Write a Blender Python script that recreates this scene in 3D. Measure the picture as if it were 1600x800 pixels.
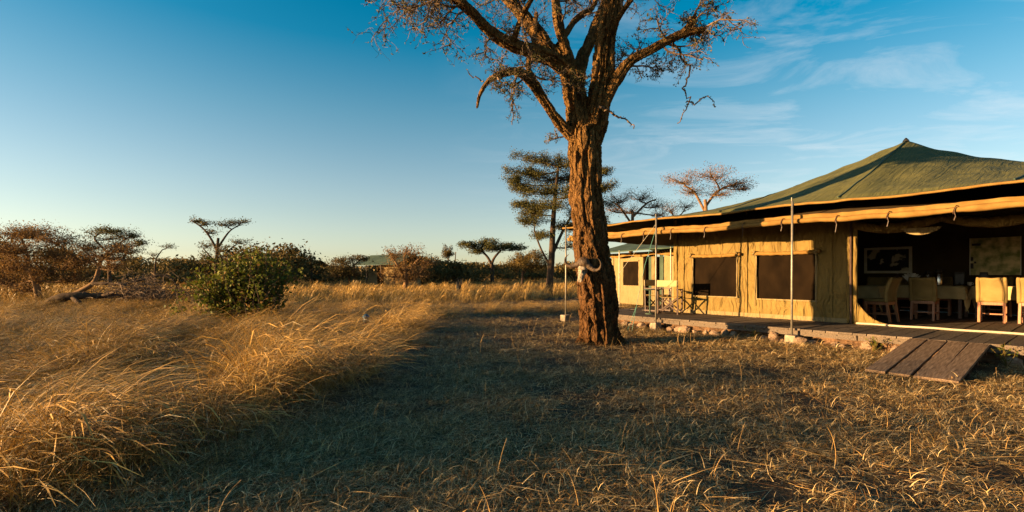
import bpy, math, random
import numpy as np
from mathutils import Vector, Matrix, noise, Quaternion

# ------------------------------------------------------------------ clear, camera, world, sun, exposure
for o in list(bpy.data.objects): bpy.data.objects.remove(o, do_unlink=True)
SC = bpy.context.scene
COL = SC.collection
F, CX, HY, CAMH = 760.0, 800.0, 430.0, 1.28          # focal length (px of a 1600 px frame), principal column, horizon row, eye height
cam = bpy.data.cameras.new('camera'); camo = bpy.data.objects.new('camera', cam); COL.objects.link(camo)
cam.sensor_width = 36.0; cam.lens = F*36.0/1600.0
cam.shift_y = (HY-400.0)/1600.0
cam.clip_start = 0.05; cam.clip_end = 5000
camo.location = (0, 0, CAMH); camo.rotation_euler = (math.pi/2, 0, 0)
SC.camera = camo

SUN_EL = math.radians(5.0)
SX, SY = -0.979, -0.203                                # horizontal direction towards the sun
W = bpy.data.worlds.new('World'); SC.world = W; W.use_nodes = True
wn = W.node_tree.nodes; wl = W.node_tree.links
bg = wn['Background']; bg.inputs['Strength'].default_value = 0.05
sky = wn.new('ShaderNodeTexSky'); sky.sky_type = 'NISHITA'; sky.sun_disc = False
sky.sun_elevation = SUN_EL; sky.sun_rotation = math.atan2(SX, SY)
sky.altitude = 1000; sky.air_density = 1.0; sky.dust_density = 1.2; sky.ozone_density = 1.5
hs = wn.new('ShaderNodeHueSaturation'); hs.inputs['Hue'].default_value = 0.5
hs.inputs['Value'].default_value = 1.2
wl.new(sky.outputs[0], hs.inputs['Color'])
# thin cirrus: stretched noise on the sky direction projected on a high plane
tc = wn.new('ShaderNodeTexCoord')
sep = wn.new('ShaderNodeSeparateXYZ'); wl.new(tc.outputs['Generated'], sep.inputs[0])
def wmath(op, a, b=None):
    n = wn.new('ShaderNodeMath'); n.operation = op
    for i, v in enumerate((a, b)):
        if v is None: continue
        if isinstance(v, (int, float)): n.inputs[i].default_value = v
        else: wl.new(v, n.inputs[i])
    return n.outputs[0]
zc = wmath('MAXIMUM', sep.outputs[2], 0.02)
sr_ = wn.new('ShaderNodeMapRange'); sr_.inputs[1].default_value = 0.05; sr_.inputs[2].default_value = 0.42; sr_.inputs[3].default_value = 0.65; sr_.inputs[4].default_value = 1.62
hr_ = wn.new('ShaderNodeMapRange'); hr_.inputs[1].default_value = 0.04; hr_.inputs[2].default_value = 0.3; hr_.inputs[3].default_value = 0.508; hr_.inputs[4].default_value = 0.487
wl.new(sep.outputs[2], hr_.inputs[0]); wl.new(hr_.outputs[0], hs.inputs['Hue'])
wl.new(sep.outputs[2], sr_.inputs[0]); wl.new(sr_.outputs[0], hs.inputs['Saturation'])      # clear air: deeper blue with height
px_ = wmath('DIVIDE', sep.outputs[0], zc); py_ = wmath('DIVIDE', sep.outputs[1], zc)
cmb = wn.new('ShaderNodeCombineXYZ'); wl.new(px_, cmb.inputs[0]); wl.new(py_, cmb.inputs[1])
mp = wn.new('ShaderNodeMapping'); mp.inputs['Rotation'].default_value = (0, 0, 0.5); mp.inputs['Scale'].default_value = (0.9, 1.5, 1)
mp.inputs['Location'].default_value = (0.4, 0.2, 0)
wl.new(cmb.outputs[0], mp.inputs['Vector'])
cn = wn.new('ShaderNodeTexNoise'); cn.inputs['Scale'].default_value = 1.1; cn.inputs['Detail'].default_value = 9
cn.inputs['Roughness'].default_value = 0.62; cn.inputs['Distortion'].default_value = 0.8
wl.new(mp.outputs[0], cn.inputs['Vector'])
cr = wn.new('ShaderNodeValToRGB'); cr.color_ramp.elements[0].position = 0.48; cr.color_ramp.elements[1].position = 0.9
wl.new(cn.outputs['Fac'], cr.inputs[0])
# cirrus drifts in from the east half of the sky only
ramp2 = wn.new('ShaderNodeMapRange'); ramp2.inputs[1].default_value = -0.15; ramp2.inputs[2].default_value = 0.55
wl.new(sep.outputs[0], ramp2.inputs[0])
up = wn.new('ShaderNodeMapRange'); up.inputs[1].default_value = 0.03; up.inputs[2].default_value = 0.25; wl.new(sep.outputs[2], up.inputs[0])
cf = wmath('MULTIPLY', wmath('MULTIPLY', cr.outputs[0], wmath('MULTIPLY', ramp2.outputs[0], up.outputs[0])), 0.62)
mixc = wn.new('ShaderNodeMixRGB'); wl.new(cf, mixc.inputs[0]); wl.new(hs.outputs[0], mixc.inputs[1])
mixc.inputs[2].default_value = (4.6, 4.4, 4.3, 1)
wl.new(mixc.outputs[0], bg.inputs['Color'])

sl = bpy.data.lights.new('sun', 'SUN'); so = bpy.data.objects.new('sun', sl); COL.objects.link(so)
sl.energy = 5.0; sl.angle = math.radians(0.53); sl.color = (1.0, 0.62, 0.27)
sdir = Vector((SX*math.cos(SUN_EL), SY*math.cos(SUN_EL), math.sin(SUN_EL)))
so.rotation_euler = sdir.to_track_quat('Z', 'Y').to_euler(); so.location = sdir*50
vs = SC.view_settings; vs.view_transform = 'Standard'; vs.look = 'None'; vs.exposure = 2.25; vs.gamma = 1.0; vs.use_curve_mapping = False
SC.render.engine = 'CYCLES'
SC.cycles.max_bounces = 6; SC.cycles.diffuse_bounces = 3; SC.cycles.transparent_max_bounces = 8

# ------------------------------------------------------------------ helpers
R = random.Random(7)
def P(x, y, Z): return Vector(((x-CX)/F*Z, Z, CAMH+(HY-y)/F*Z))     # pixel at a known depth
def G(x, y): return P(x, y, CAMH*F/(y-HY))                            # pixel on the ground

def tag(o, label=None, cat=None, group=None, kind=None):
    if label: o['label'] = label
    if cat: o['category'] = cat
    if group: o['group'] = group
    if kind: o['kind'] = kind
    return o
def empty(name, loc, rz=0.0):
    o = bpy.data.objects.new(name, None); COL.objects.link(o); o.location = loc; o.rotation_euler = (0, 0, rz)
    o.empty_display_size = 0.1
    return o
def link(name, me, mat, parent=None, loc=None):
    if mat is not None and not me.materials: me.materials.append(mat)
    o = bpy.data.objects.new(name, me); COL.objects.link(o)
    if parent is not None: o.parent = parent
    if loc is not None: o.location = loc
    return o
def copy_tree(o, parent=None):
    c = o.copy(); COL.objects.link(c); c.parent = parent
    for ch in [q for q in bpy.data.objects if q.parent == o]: copy_tree(ch, c)
    return c

class MB:
    def __init__(s): s.v = []; s.f = []
    def add(s, vs_, fs):
        n = len(s.v); s.v.extend([tuple(a) for a in vs_]); s.f.extend([tuple(i+n for i in f) for f in fs])
    def box(s, c, d, rot=None, jit=0.0):
        hx, hy, hz = d[0]/2, d[1]/2, d[2]/2
        vs_ = [Vector((x, y, z)) for x in (-hx, hx) for y in (-hy, hy) for z in (-hz, hz)]
        if jit: vs_ = [v+Vector((R.uniform(-jit, jit), R.uniform(-jit, jit), R.uniform(-jit, jit))) for v in vs_]
        if rot is not None: vs_ = [rot @ v for v in vs_]
        c = Vector(c)
        s.add([v+c for v in vs_], [(0,1,3,2),(4,6,7,5),(0,4,5,1),(2,3,7,6),(0,2,6,4),(1,5,7,3)])
    def bar(s, a, b, w, h):                         # rectangular bar from a to b
        a = Vector(a); b = Vector(b); d = (b-a); q = d.to_track_quat('X', 'Z').to_matrix()
        s.box((a+b)/2, (d.length, w, h), q)
    def tube(s, pts, rad, n=8, cap=True):
        pts = [Vector(p) for p in pts]
        if not hasattr(rad, '__len__'): rad = [rad]*len(pts)
        t0 = (pts[1]-pts[0]).normalized()
        u = t0.orthogonal().normalized()
        base = len(s.v)
        for i, p in enumerate(pts):
            t = (pts[min(i+1, len(pts)-1)]-pts[max(i-1, 0)])
            if t.length < 1e-9: t = t0
            t = t.normalized()
            u = (u-t*u.dot(t))
            if u.length < 1e-6: u = t.orthogonal()
            u.normalize(); w = t.cross(u)
            for k in range(n):
                a = 2*math.pi*k/n
                s.v.append(tuple(p+(u*math.cos(a)+w*math.sin(a))*rad[i]))
        for i in range(len(pts)-1):
            for k in range(n):
                k2 = (k+1) % n
                s.f.append((base+i*n+k, base+i*n+k2, base+(i+1)*n+k2, base+(i+1)*n+k))
        if cap:
            s.f.append(tuple(base+k for k in range(n))[::-1])
            s.f.append(tuple(base+(len(pts)-1)*n+k for k in range(n)))
    def lathe(s, prof, n=20, c=(0, 0, 0)):           # prof = [(r, z)]
        base = len(s.v)
        for r, z in prof:
            for k in range(n):
                a = 2*math.pi*k/n; s.v.append((c[0]+r*math.cos(a), c[1]+r*math.sin(a), c[2]+z))
        for i in range(len(prof)-1):
            for k in range(n):
                k2 = (k+1) % n
                s.f.append((base+i*n+k, base+i*n+k2, base+(i+1)*n+k2, base+(i+1)*n+k))
        s.f.append(tuple(base+k for k in range(n))[::-1]); s.f.append(tuple(base+(len(prof)-1)*n+k for k in range(n)))
    def grid(s, nx, ny, fn):                         # fn(i/nx, j/ny) -> point
        base = len(s.v)
        for j in range(ny+1):
            for i in range(nx+1): s.v.append(tuple(fn(i/nx, j/ny)))
        for j in range(ny):
            for i in range(nx):
                a = base+j*(nx+1)+i; s.f.append((a, a+1, a+nx+2, a+nx+1))
    def build(s, name, mat, parent=None, loc=None, smooth=False, bevel=0.0, solid=0.0):
        me = bpy.data.meshes.new(name); me.from_pydata(s.v, [], s.f); me.update()
        if smooth: me.polygons.foreach_set('use_smooth', [True]*len(me.polygons))
        o = link(name, me, mat, parent, loc)
        if solid:
            m = o.modifiers.new('solid', 'SOLIDIFY'); m.thickness = solid; m.offset = 0
        if bevel:
            m = o.modifiers.new('bevel', 'BEVEL'); m.width = bevel; m.segments = 2; m.limit_method = 'ANGLE'
        return o

def np_mesh(name, V, Fa, smooth=False):              # V (n,3), Fa (m,k) numpy
    me = bpy.data.meshes.new(name)
    k = Fa.shape[1]; m = Fa.shape[0]
    me.vertices.add(len(V)); me.vertices.foreach_set('co', np.asarray(V, dtype=np.float32).ravel())
    me.loops.add(m*k); me.loops.foreach_set('vertex_index', Fa.astype(np.int32).ravel())
    me.polygons.add(m); me.polygons.foreach_set('loop_start', np.arange(0, m*k, k, dtype=np.int32))
    try: me.polygons.foreach_set('loop_total', np.full(m, k, dtype=np.int32))
    except Exception: pass
    if smooth: me.polygons.foreach_set('use_smooth', np.ones(m, dtype=bool))
    me.update(calc_edges=True); me.validate()
    return me
def leaf_mesh(name, C, size, rng, flat=0.0, aspect=0.55):
    """rhombic leaves with a fold, centred at C (n,3); flat 0..1 tilts their normals up"""
    n = len(C)
    a = rng.normal(size=(n, 3)); a[:, 2] *= (1-flat); a /= np.linalg.norm(a, axis=1, keepdims=True)+1e-9
    b = rng.normal(size=(n, 3)); b[:, 2] *= (1-flat); b -= a*(a*b).sum(1, keepdims=True); b /= np.linalg.norm(b, axis=1, keepdims=True)+1e-9
    s = size*(0.6+0.8*rng.random((n, 1)))
    V = np.stack([C-a*s, C-b*s*aspect, C+a*s, C+b*s*aspect], 1).reshape(-1, 3)
    Fa = np.arange(4*n).reshape(n, 4)
    return np_mesh(name, V, Fa)

# ------------------------------------------------------------------ materials
def newmat(name):
    m = bpy.data.materials.new(name); m.use_nodes = True
    return m, m.node_tree.nodes, m.node_tree.links, m.node_tree.nodes['Principled BSDF']
def mat(name, c1, c2=None, scale=8.0, rough=0.8, bump=0.0, bscale=40.0, stretch=(1, 1, 1), metal=0.0, spec=0.3, detail=5, rand=0.0, trans=0.0, coat=0.0, lo=0.35, hi=0.7, bdist=0.02):
    m, n, l, p = newmat(name)
    p.inputs['Roughness'].default_value = rough; p.inputs['Metallic'].default_value = metal
    p.inputs['Specular IOR Level'].default_value = spec
    tcn = n.new('ShaderNodeTexCoord'); mpn = n.new('ShaderNodeMapping'); mpn.inputs['Scale'].default_value = stretch
    l.new(tcn.outputs['Object'], mpn.inputs['Vector'])
    if c2 is None: c2 = tuple(min(1, x*1.3) for x in c1)
    nt = n.new('ShaderNodeTexNoise'); nt.inputs['Scale'].default_value = scale; nt.inputs['Detail'].default_value = detail
    l.new(mpn.outputs[0], nt.inputs['Vector'])
    r = n.new('ShaderNodeValToRGB'); r.color_ramp.elements[0].position = lo; r.color_ramp.elements[1].position = hi
    r.color_ramp.elements[0].color = (*c1, 1); r.color_ramp.elements[1].color = (*c2, 1)
    l.new(nt.outputs['Fac'], r.inputs[0])
    col = r.outputs[0]
    if rand:
        oi = n.new('ShaderNodeObjectInfo'); mr = n.new('ShaderNodeMapRange')
        mr.inputs[3].default_value = 1-rand; mr.inputs[4].default_value = 1+rand
        l.new(oi.outputs['Random'], mr.inputs[0])
        hv = n.new('ShaderNodeHueSaturation'); l.new(mr.outputs[0], hv.inputs['Value']); l.new(col, hv.inputs['Color'])
        col = hv.outputs[0]
    l.new(col, p.inputs['Base Color'])
    if bump:
        bt = n.new('ShaderNodeTexNoise'); bt.inputs['Scale'].default_value = bscale; bt.inputs['Detail'].default_value = 6
        l.new(mpn.outputs[0], bt.inputs['Vector'])
        bn = n.new('ShaderNodeBump'); bn.inputs['Strength'].default_value = bump; bn.inputs['Distance'].default_value = bdist
        l.new(bt.outputs['Fac'], bn.inputs['Height']); l.new(bn.outputs[0], p.inputs['Normal'])
    if trans:
        tr = n.new('ShaderNodeBsdfTranslucent'); l.new(col, tr.inputs['Color'])
        mx = n.new('ShaderNodeMixShader'); mx.inputs[0].default_value = trans
        l.new(p.outputs[0], mx.inputs[1]); l.new(tr.outputs[0], mx.inputs[2])
        l.new(mx.outputs[0], n['Material Output'].inputs['Surface'])
    return m

M = {}
M['soil'] = mat('soil', (0.028, 0.016, 0.006), (0.075, 0.044, 0.017), 3.0, 0.95, 0.9, 30, detail=9)
M['bark'] = mat('bark', (0.10, 0.062, 0.036), (0.27, 0.18, 0.10), 9.0, 0.92, 0.9, 26, stretch=(1.6, 1.6, 0.5), spec=0.1, detail=8, bdist=0.03)
M['bark_dark'] = mat('bark_dark', (0.035, 0.023, 0.015), (0.085, 0.055, 0.035), 6, 0.95, 0.6, 20, spec=0.1)
M['twig'] = mat('twig', (0.07, 0.045, 0.03), (0.16, 0.11, 0.07), 6, 0.9, spec=0.15)
M['twig_brown'] = mat('twig_brown', (0.11, 0.065, 0.035), (0.22, 0.13, 0.065), 3, 0.9, spec=0.1)
M['leaf_acacia'] = mat('leaf_acacia', (0.050, 0.050, 0.013), (0.115, 0.098, 0.026), 2.0, 0.75, spec=0.2, trans=0.25)
M['leaf_green'] = mat('leaf_green', (0.035, 0.050, 0.007), (0.13, 0.135, 0.018), 3.0, 0.7, spec=0.15, trans=0.3)
M['leaf_dry'] = mat('leaf_dry', (0.10, 0.056, 0.017), (0.24, 0.135, 0.04), 1.5, 0.8, spec=0.15, trans=0.25)
M['leaf_far'] = mat('leaf_far', (0.065, 0.050, 0.015), (0.15, 0.098, 0.028), 0.8, 0.8, spec=0.15, trans=0.2, rand=0.25)
M['straw'] = mat('straw', (0.30, 0.165, 0.034), (0.74, 0.445, 0.105), 1.2, 0.5, spec=0.4, trans=0.14, rand=0.35)
M['straw_short'] = mat('straw_short', (0.21, 0.116, 0.034), (0.68, 0.42, 0.14), 6.0, 0.6, spec=0.3, trans=0.1, rand=0.35)
M['straw_pale'] = mat('straw_pale', (0.30, 0.215, 0.105), (0.62, 0.47, 0.24), 5.0, 0.6, spec=0.3, trans=0.1, rand=0.3)
M['straw_dark'] = mat('straw_dark', (0.07, 0.035, 0.012), (0.17, 0.09, 0.03), 5.0, 0.7, spec=0.2, trans=0.1, rand=0.3)
M['grass_olive'] = mat('grass_olive', (0.085, 0.055, 0.012), (0.20, 0.135, 0.03), 2.0, 0.6, spec=0.3, trans=0.3, rand=0.25)
M['fly'] = None
M['wood_deck'] = mat('wood_deck', (0.065, 0.048, 0.034), (0.16, 0.122, 0.09), 7, 0.75, 0.35, 22, stretch=(9, 0.7, 9), rand=0.22, spec=0.25)
M['wood_ramp'] = mat('wood_ramp', (0.09, 0.056, 0.034), (0.24, 0.165, 0.108), 7, 0.7, 0.35, 22, stretch=(9, 0.7, 9), rand=0.12, spec=0.25)
M['wood_red'] = mat('wood_red', (0.20, 0.075, 0.03), (0.32, 0.13, 0.055), 9, 0.45, 0.1, 30, stretch=(6, 6, 0.8), spec=0.4)
M['wood_dark'] = mat('wood_dark', (0.03, 0.014, 0.008), (0.065, 0.03, 0.016), 9, 0.5, 0.1, 30, stretch=(6, 6, 0.8), spec=0.35)
M['fabric'] = mat('fabric', (0.18, 0.123, 0.043), (0.24, 0.165, 0.062), 5, 0.9, 0.15, 160, spec=0.1)
M['cloth'] = mat('cloth', (0.34, 0.265, 0.125), (0.42, 0.335, 0.165), 4, 0.85, 0.08, 200, spec=0.12)
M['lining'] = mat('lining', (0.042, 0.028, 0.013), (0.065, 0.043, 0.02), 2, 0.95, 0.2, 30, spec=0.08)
M['mesh_window'] = mat('mesh_window', (0.005, 0.003, 0.0015), (0.012, 0.007, 0.0032), 3, 0.9, 0.25, 300, spec=0.04, stretch=(1, 1, .6))
M['green_canvas'] = mat('green_canvas', (0.030, 0.050, 0.036), (0.055, 0.085, 0.058), 2.2, 0.8, 0.2, 60, spec=0.2)
M['hem'] = mat('hem', (0.14, 0.076, 0.018), (0.21, 0.12, 0.033), 6, 0.85, 0.2, 80, spec=0.15)
M['metal'] = mat('metal', (0.17, 0.15, 0.12), (0.27, 0.24, 0.19), 14, 0.55, 0.05, 60, metal=0.6)
M['silver'] = mat('silver', (0.62, 0.60, 0.56), (0.70, 0.68, 0.64), 10, 0.22, metal=1.0)
M['black'] = mat('black', (0.012, 0.011, 0.010), (0.022, 0.020, 0.018), 10, 0.45)
M['concrete'] = mat('concrete', (0.17, 0.135, 0.095), (0.29, 0.235, 0.17), 12, 0.95, 0.6, 50)
M['stone'] = mat('stone', (0.19, 0.12, 0.08), (0.36, 0.25, 0.16), 7, 0.95, 0.7, 30, rand=0.25)
M['earth'] = mat('earth', (0.075, 0.042, 0.022), (0.17, 0.095, 0.05), 6, 0.97, 1.0, 22, detail=9, bdist=0.05)
M['bone'] = mat('bone', (0.10, 0.075, 0.05), (0.30, 0.25, 0.19), 22, 0.7, 0.35, 40)
M['horn'] = mat('horn', (0.020, 0.012, 0.007), (0.085, 0.05, 0.024), 12, 0.6, 0.7, 40)
M['rope_teal'] = mat('rope_teal', (0.05, 0.16, 0.13), (0.09, 0.24, 0.19), 60, 0.8)
M['rope_white'] = mat('rope_white', (0.28, 0.24, 0.17), (0.38, 0.33, 0.25), 60, 0.8)
M['paper_pale'] = mat('paper_pale', (0.50, 0.46, 0.34), (0.60, 0.55, 0.42), 8, 0.7)
M['glass'] = mat('glass', (0.06, 0.075, 0.08), (0.10, 0.115, 0.115), 8, 0.12, spec=0.6)
M['white'] = mat('white', (0.42, 0.39, 0.33), (0.5, 0.47, 0.4), 8, 0.5)
M['red_glass'] = mat('red_glass', (0.35, 0.06, 0.03), (0.45, 0.1, 0.05), 8, 0.3)
M['blue_metal'] = mat('blue_metal', (0.03, 0.06, 0.085), (0.06, 0.10, 0.13), 8, 0.35, metal=0.3)

def canvas(name, c1, c2, bump=0.5, fold=(2.6, 2.6, 0.9), dirt=None):
    """weathered canvas: fine weave, soft creases, mottled fading"""
    m, n, l, p = newmat(name)
    p.inputs['Roughness'].default_value = 0.85; p.inputs['Specular IOR Level'].default_value = 0.15
    t = n.new('ShaderNodeTexCoord')
    n1 = n.new('ShaderNodeTexNoise'); n1.inputs['Scale'].default_value = 1.4; n1.inputs['Detail'].default_value = 8; n1.inputs['Roughness'].default_value = 0.65
    l.new(t.outputs['Object'], n1.inputs['Vector'])
    r = n.new('ShaderNodeValToRGB'); r.color_ramp.elements[0].position = 0.3; r.color_ramp.elements[1].position = 0.72
    r.color_ramp.elements[0].color = (*c1, 1); r.color_ramp.elements[1].color = (*c2, 1)
    l.new(n1.outputs['Fac'], r.inputs[0])
    col = r.outputs[0]
    if dirt:
        n2 = n.new('ShaderNodeTexNoise'); n2.inputs['Scale'].default_value = 14; n2.inputs['Detail'].default_value = 5
        l.new(t.outputs['Object'], n2.inputs['Vector'])
        r2 = n.new('ShaderNodeValToRGB'); r2.color_ramp.elements[0].position = 0.60; r2.color_ramp.elements[1].position = 0.78
        l.new(n2.outputs['Fac'], r2.inputs[0])
        mx = n.new('ShaderNodeMixRGB'); mx.inputs[2].default_value = (*dirt, 1)
        k = n.new('ShaderNodeMath'); k.operation = 'MULTIPLY'; k.inputs[1].default_value = 0.45
        l.new(r2.outputs[0], k.inputs[0]); l.new(k.outputs[0], mx.inputs[0]); l.new(col, mx.inputs[1]); col = mx.outputs[0]
    l.new(col, p.inputs['Base Color'])
    mp3 = n.new('ShaderNodeMapping'); mp3.inputs['Scale'].default_value = fold; mp3.inputs['Rotation'].default_value = (0.2, 0.35, 0.1)
    l.new(t.outputs['Object'], mp3.inputs['Vector'])
    b1 = n.new('ShaderNodeTexNoise'); b1.inputs['Scale'].default_value = 1.6; b1.inputs['Detail'].default_value = 3; b1.inputs['Distortion'].default_value = 1.2
    l.new(mp3.outputs[0], b1.inputs['Vector'])
    b2 = n.new('ShaderNodeTexNoise'); b2.inputs['Scale'].default_value = 130; l.new(t.outputs['Object'], b2.inputs['Vector'])
    bn1 = n.new('ShaderNodeBump'); bn1.inputs['Strength'].default_value = bump; bn1.inputs['Distance'].default_value = 0.12
    bn2 = n.new('ShaderNodeBump'); bn2.inputs['Strength'].default_value = 0.25; bn2.inputs['Distance'].default_value = 0.004
    l.new(b1.outputs['Fac'], bn1.inputs['Height']); l.new(b2.outputs['Fac'], bn2.inputs['Height'])
    l.new(bn1.outputs[0], bn2.inputs['Normal']); l.new(bn2.outputs[0], p.inputs['Normal'])
    return m
M['canvas_tan'] = canvas('canvas_tan', (0.118, 0.077, 0.021), (0.175, 0.118, 0.036), 1.2)
M['fly'] = canvas('fly', (0.058, 0.062, 0.022), (0.115, 0.106, 0.034), 0.30, (6, .5, .5), dirt=(0.13, 0.12, 0.06))
M['canvas_pale'] = canvas('canvas_pale', (0.155, 0.113, 0.052), (0.21, 0.155, 0.074), 0.8)

# bark of the old acacia: mottled colour, with sunlight on the upper part painted in
def bark_mat():
    m, n, l, p = newmat('bark_furrowed')
    p.inputs['Roughness'].default_value = 0.92; p.inputs['Specular IOR Level'].default_value = 0.12
    t = n.new('ShaderNodeTexCoord')
    n1 = n.new('ShaderNodeTexNoise'); n1.inputs['Scale'].default_value = 7; n1.inputs['Detail'].default_value = 9; n1.inputs['Roughness'].default_value = 0.7
    l.new(t.outputs['Object'], n1.inputs['Vector'])
    r = n.new('ShaderNodeValToRGB'); r.color_ramp.elements[0].position = 0.28; r.color_ramp.elements[1].position = 0.75
    r.color_ramp.elements[0].color = (0.036, 0.016, 0.006, 1); r.color_ramp.elements[1].color = (0.155, 0.075, 0.026, 1)
    l.new(n1.outputs['Fac'], r.inputs[0])
    # yellower bark on the limbs, plus golden sunlight painted in as brightening with height
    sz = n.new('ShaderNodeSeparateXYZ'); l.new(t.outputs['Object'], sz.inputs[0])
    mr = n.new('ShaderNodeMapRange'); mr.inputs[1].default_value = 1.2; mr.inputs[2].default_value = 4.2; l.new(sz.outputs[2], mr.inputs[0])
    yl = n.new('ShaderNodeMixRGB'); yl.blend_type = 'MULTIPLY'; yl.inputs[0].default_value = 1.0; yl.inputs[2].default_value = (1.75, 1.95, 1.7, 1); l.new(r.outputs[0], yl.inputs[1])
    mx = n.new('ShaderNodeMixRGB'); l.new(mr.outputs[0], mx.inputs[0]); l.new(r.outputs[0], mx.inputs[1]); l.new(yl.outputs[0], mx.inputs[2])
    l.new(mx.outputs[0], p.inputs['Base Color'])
    mp3 = n.new('ShaderNodeMapping'); mp3.inputs['Scale'].default_value = (1, 1, 0.4); l.new(t.outputs['Object'], mp3.inputs['Vector'])
    v = n.new('ShaderNodeTexNoise'); v.inputs['Scale'].default_value = 34; v.inputs['Detail'].default_value = 8; v.inputs['Roughness'].default_value = 0.7
    l.new(mp3.outputs[0], v.inputs['Vector'])
    b = n.new('ShaderNodeBump'); b.inputs['Strength'].default_value = 0.9; b.inputs['Distance'].default_value = 0.025
    wv = n.new('ShaderNodeTexNoise'); wv.inputs['Scale'].default_value = 5; wv.inputs['Detail'].default_value = 4; l.new(t.outputs['Object'], wv.inputs['Vector'])
    ad = n.new('ShaderNodeMixRGB'); ad.blend_type = 'ADD'; ad.inputs[0].default_value = 0.16; l.new(t.outputs['Object'], ad.inputs[1]); l.new(wv.outputs['Color'], ad.inputs[2])
    mp4 = n.new('ShaderNodeMapping'); mp4.inputs['Scale'].default_value = (1, 1, 0.33); l.new(ad.outputs[0], mp4.inputs['Vector'])
    vo = n.new('ShaderNodeTexVoronoi'); vo.feature = 'DISTANCE_TO_EDGE'; vo.inputs['Scale'].default_value = 15; l.new(mp4.outputs[0], vo.inputs['Vector'])
    cv = n.new('ShaderNodeValToRGB'); cv.color_ramp.elements[0].position = 0.0; cv.color_ramp.elements[1].position = 0.22; l.new(vo.outputs['Distance'], cv.inputs[0])
    b0 = n.new('ShaderNodeBump'); b0.inputs['Strength'].default_value = 1.0; b0.inputs['Distance'].default_value = 0.05; l.new(cv.outputs[0], b0.inputs['Height']); l.new(b0.outputs[0], b.inputs['Normal'])
    l.new(v.outputs['Fac'], b.inputs['Height']); l.new(b.outputs[0], p.inputs['Normal'])
    return m
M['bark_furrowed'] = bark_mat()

# ------------------------------------------------------------------ ground
def fbm(x, y, s=1.0): return noise.fractal(Vector((x*s, y*s, 3.7)), 1.0, 2.0, 4)
gm = MB()
rs = [0.0]+[0.6*1.18**i for i in range(46)]
rs = [r for r in rs if r < 1500]+[2500.0]
nseg = 72
gv = []
for i, r in enumerate(rs):
    for k in range(nseg):
        a = 2*math.pi*k/nseg; x, y = r*math.cos(a), r*math.sin(a)
        z = 0.03*fbm(x, y, 0.5)*min(1, r/3) if r < 60 else 0.0
        gv.append((x, y, min(0.0, z-0.012)))
gf = [(i*nseg+k, i*nseg+(k+1) % nseg, (i+1)*nseg+(k+1) % nseg, (i+1)*nseg+k) for i in range(len(rs)-1) for k in range(nseg)]
gf = [f for f in gf if True]
gm.add(gv, gf)
go = gm.build('ground', M['soil'], smooth=True)
tag(go, 'bare brown earth under the grass and the camp', kind='structure')

# ------------------------------------------------------------------ the big tent: frame of reference
OX, OY = 5.3, 9.16
UX, UY = 0.632, -0.775                # local +x: along the front, towards the camera's right
VX, VY = 0.775, 0.632                 # local +y: into the tent
TRZ = math.atan2(UY, UX)
def L2W(x, y, z=0.0): return Vector((OX+x*UX+y*VX, OY+x*UY+y*VY, z))
DECK = 0.28
WY = 1.85                              # front wall line
PKX, PKY = 0.71, 4.65
EAVE = 2.61
def ridge(x, peak, eave):
    if x < PKX: return eave+(peak-eave)*max(0, 1-(PKX-x)/6.71)**1.15
    xm = x if x <= 4.1 else 8.2-x
    if x > 7.49: return eave+(peak-eave)*max(0, 1-(x-7.49)/6.71)**1.15
    t = abs(xm-4.1)/3.39
    return 3.42-(4.47-peak)+(1.05)*t**1.9
def roof_z(x, y, peak=4.47, eave=EAVE):
    Rz = ridge(x, peak, eave)
    s = max(0.0, 1-abs(y-PKY)/(PKY+0.1))
    z = eave+(Rz-eave)*s**1.08
    return z
tent = empty('mess_tent', L2W(0, 0, 0), TRZ)
tag(tent, 'big open-fronted safari tent with green peaked roof and tan canvas walls', 'tent')
def fly_pt(u, v):
    x = -6.0+20*u; y = -0.1+9.5*v
    z = roof_z(x, y)
    edge = min(1, 8*min(v, 1-v))
    z += 0.012*math.sin(x*9+0.7*fbm(x, y, .7))*edge + 0.025*fbm(x, y, 1.1)*edge
    if v < 0.02: z += 0.02*fbm(x, 0, 1.5)-0.03*math.sin((x+5.85)/2.92*math.pi)**2
    return (x, y, z)
m = MB(); m.grid(260, 110, fly_pt)
flyo = m.build('roof', M['fly'], tent, smooth=True, solid=0.012)
# seams of the roof cloth
for sx in (-3.6, -1.5, 0.71, 2.9, 5.0):
    m = MB(); pts = [(sx+(0.71-sx)*0.0, y, roof_z(sx, y)+0.012+0.012*math.sin(sx*9)+0.025*fbm(sx, y, 1.1)*min(1, 8*(y+.1)/9.5)) for y in np.linspace(0.05, 4.6, 40)]
    m.tube(pts, 0.012, 5); m.build('roof_seam', M['green_canvas'], flyo)
m = MB(); m.lathe([(0.07, 0), (0.06, 0.03), (0.03, 0.07), (0.012, 0.09)], 10, (PKX, PKY, 4.45)); m.build('pole_cap', M['black'], flyo)
# lit hem along the eaves, all four sides
def eave_line(x0, y0, x1, y1, n, dz=0.0):
    return [(x0+(x1-x0)*i/n, y0+(y1-y0)*i/n, roof_z(x0+(x1-x0)*i/n, y0+(y1-y0)*i/n)+dz) for i in range(n+1)]
for nm, pts in (('front', [Vector(fly_pt(i/200, 0.0)) for i in range(201)]), ('left', [Vector(fly_pt(0, i/80)) for i in range(81)])):
    m = MB(); m.tube([p+Vector((0, 0, -0.012)) for p in pts], [0.022+0.005*noise.noise(p*3) for p in pts], 7)
    m.build('eave_hem', M['hem'], tent, smooth=True)
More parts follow.
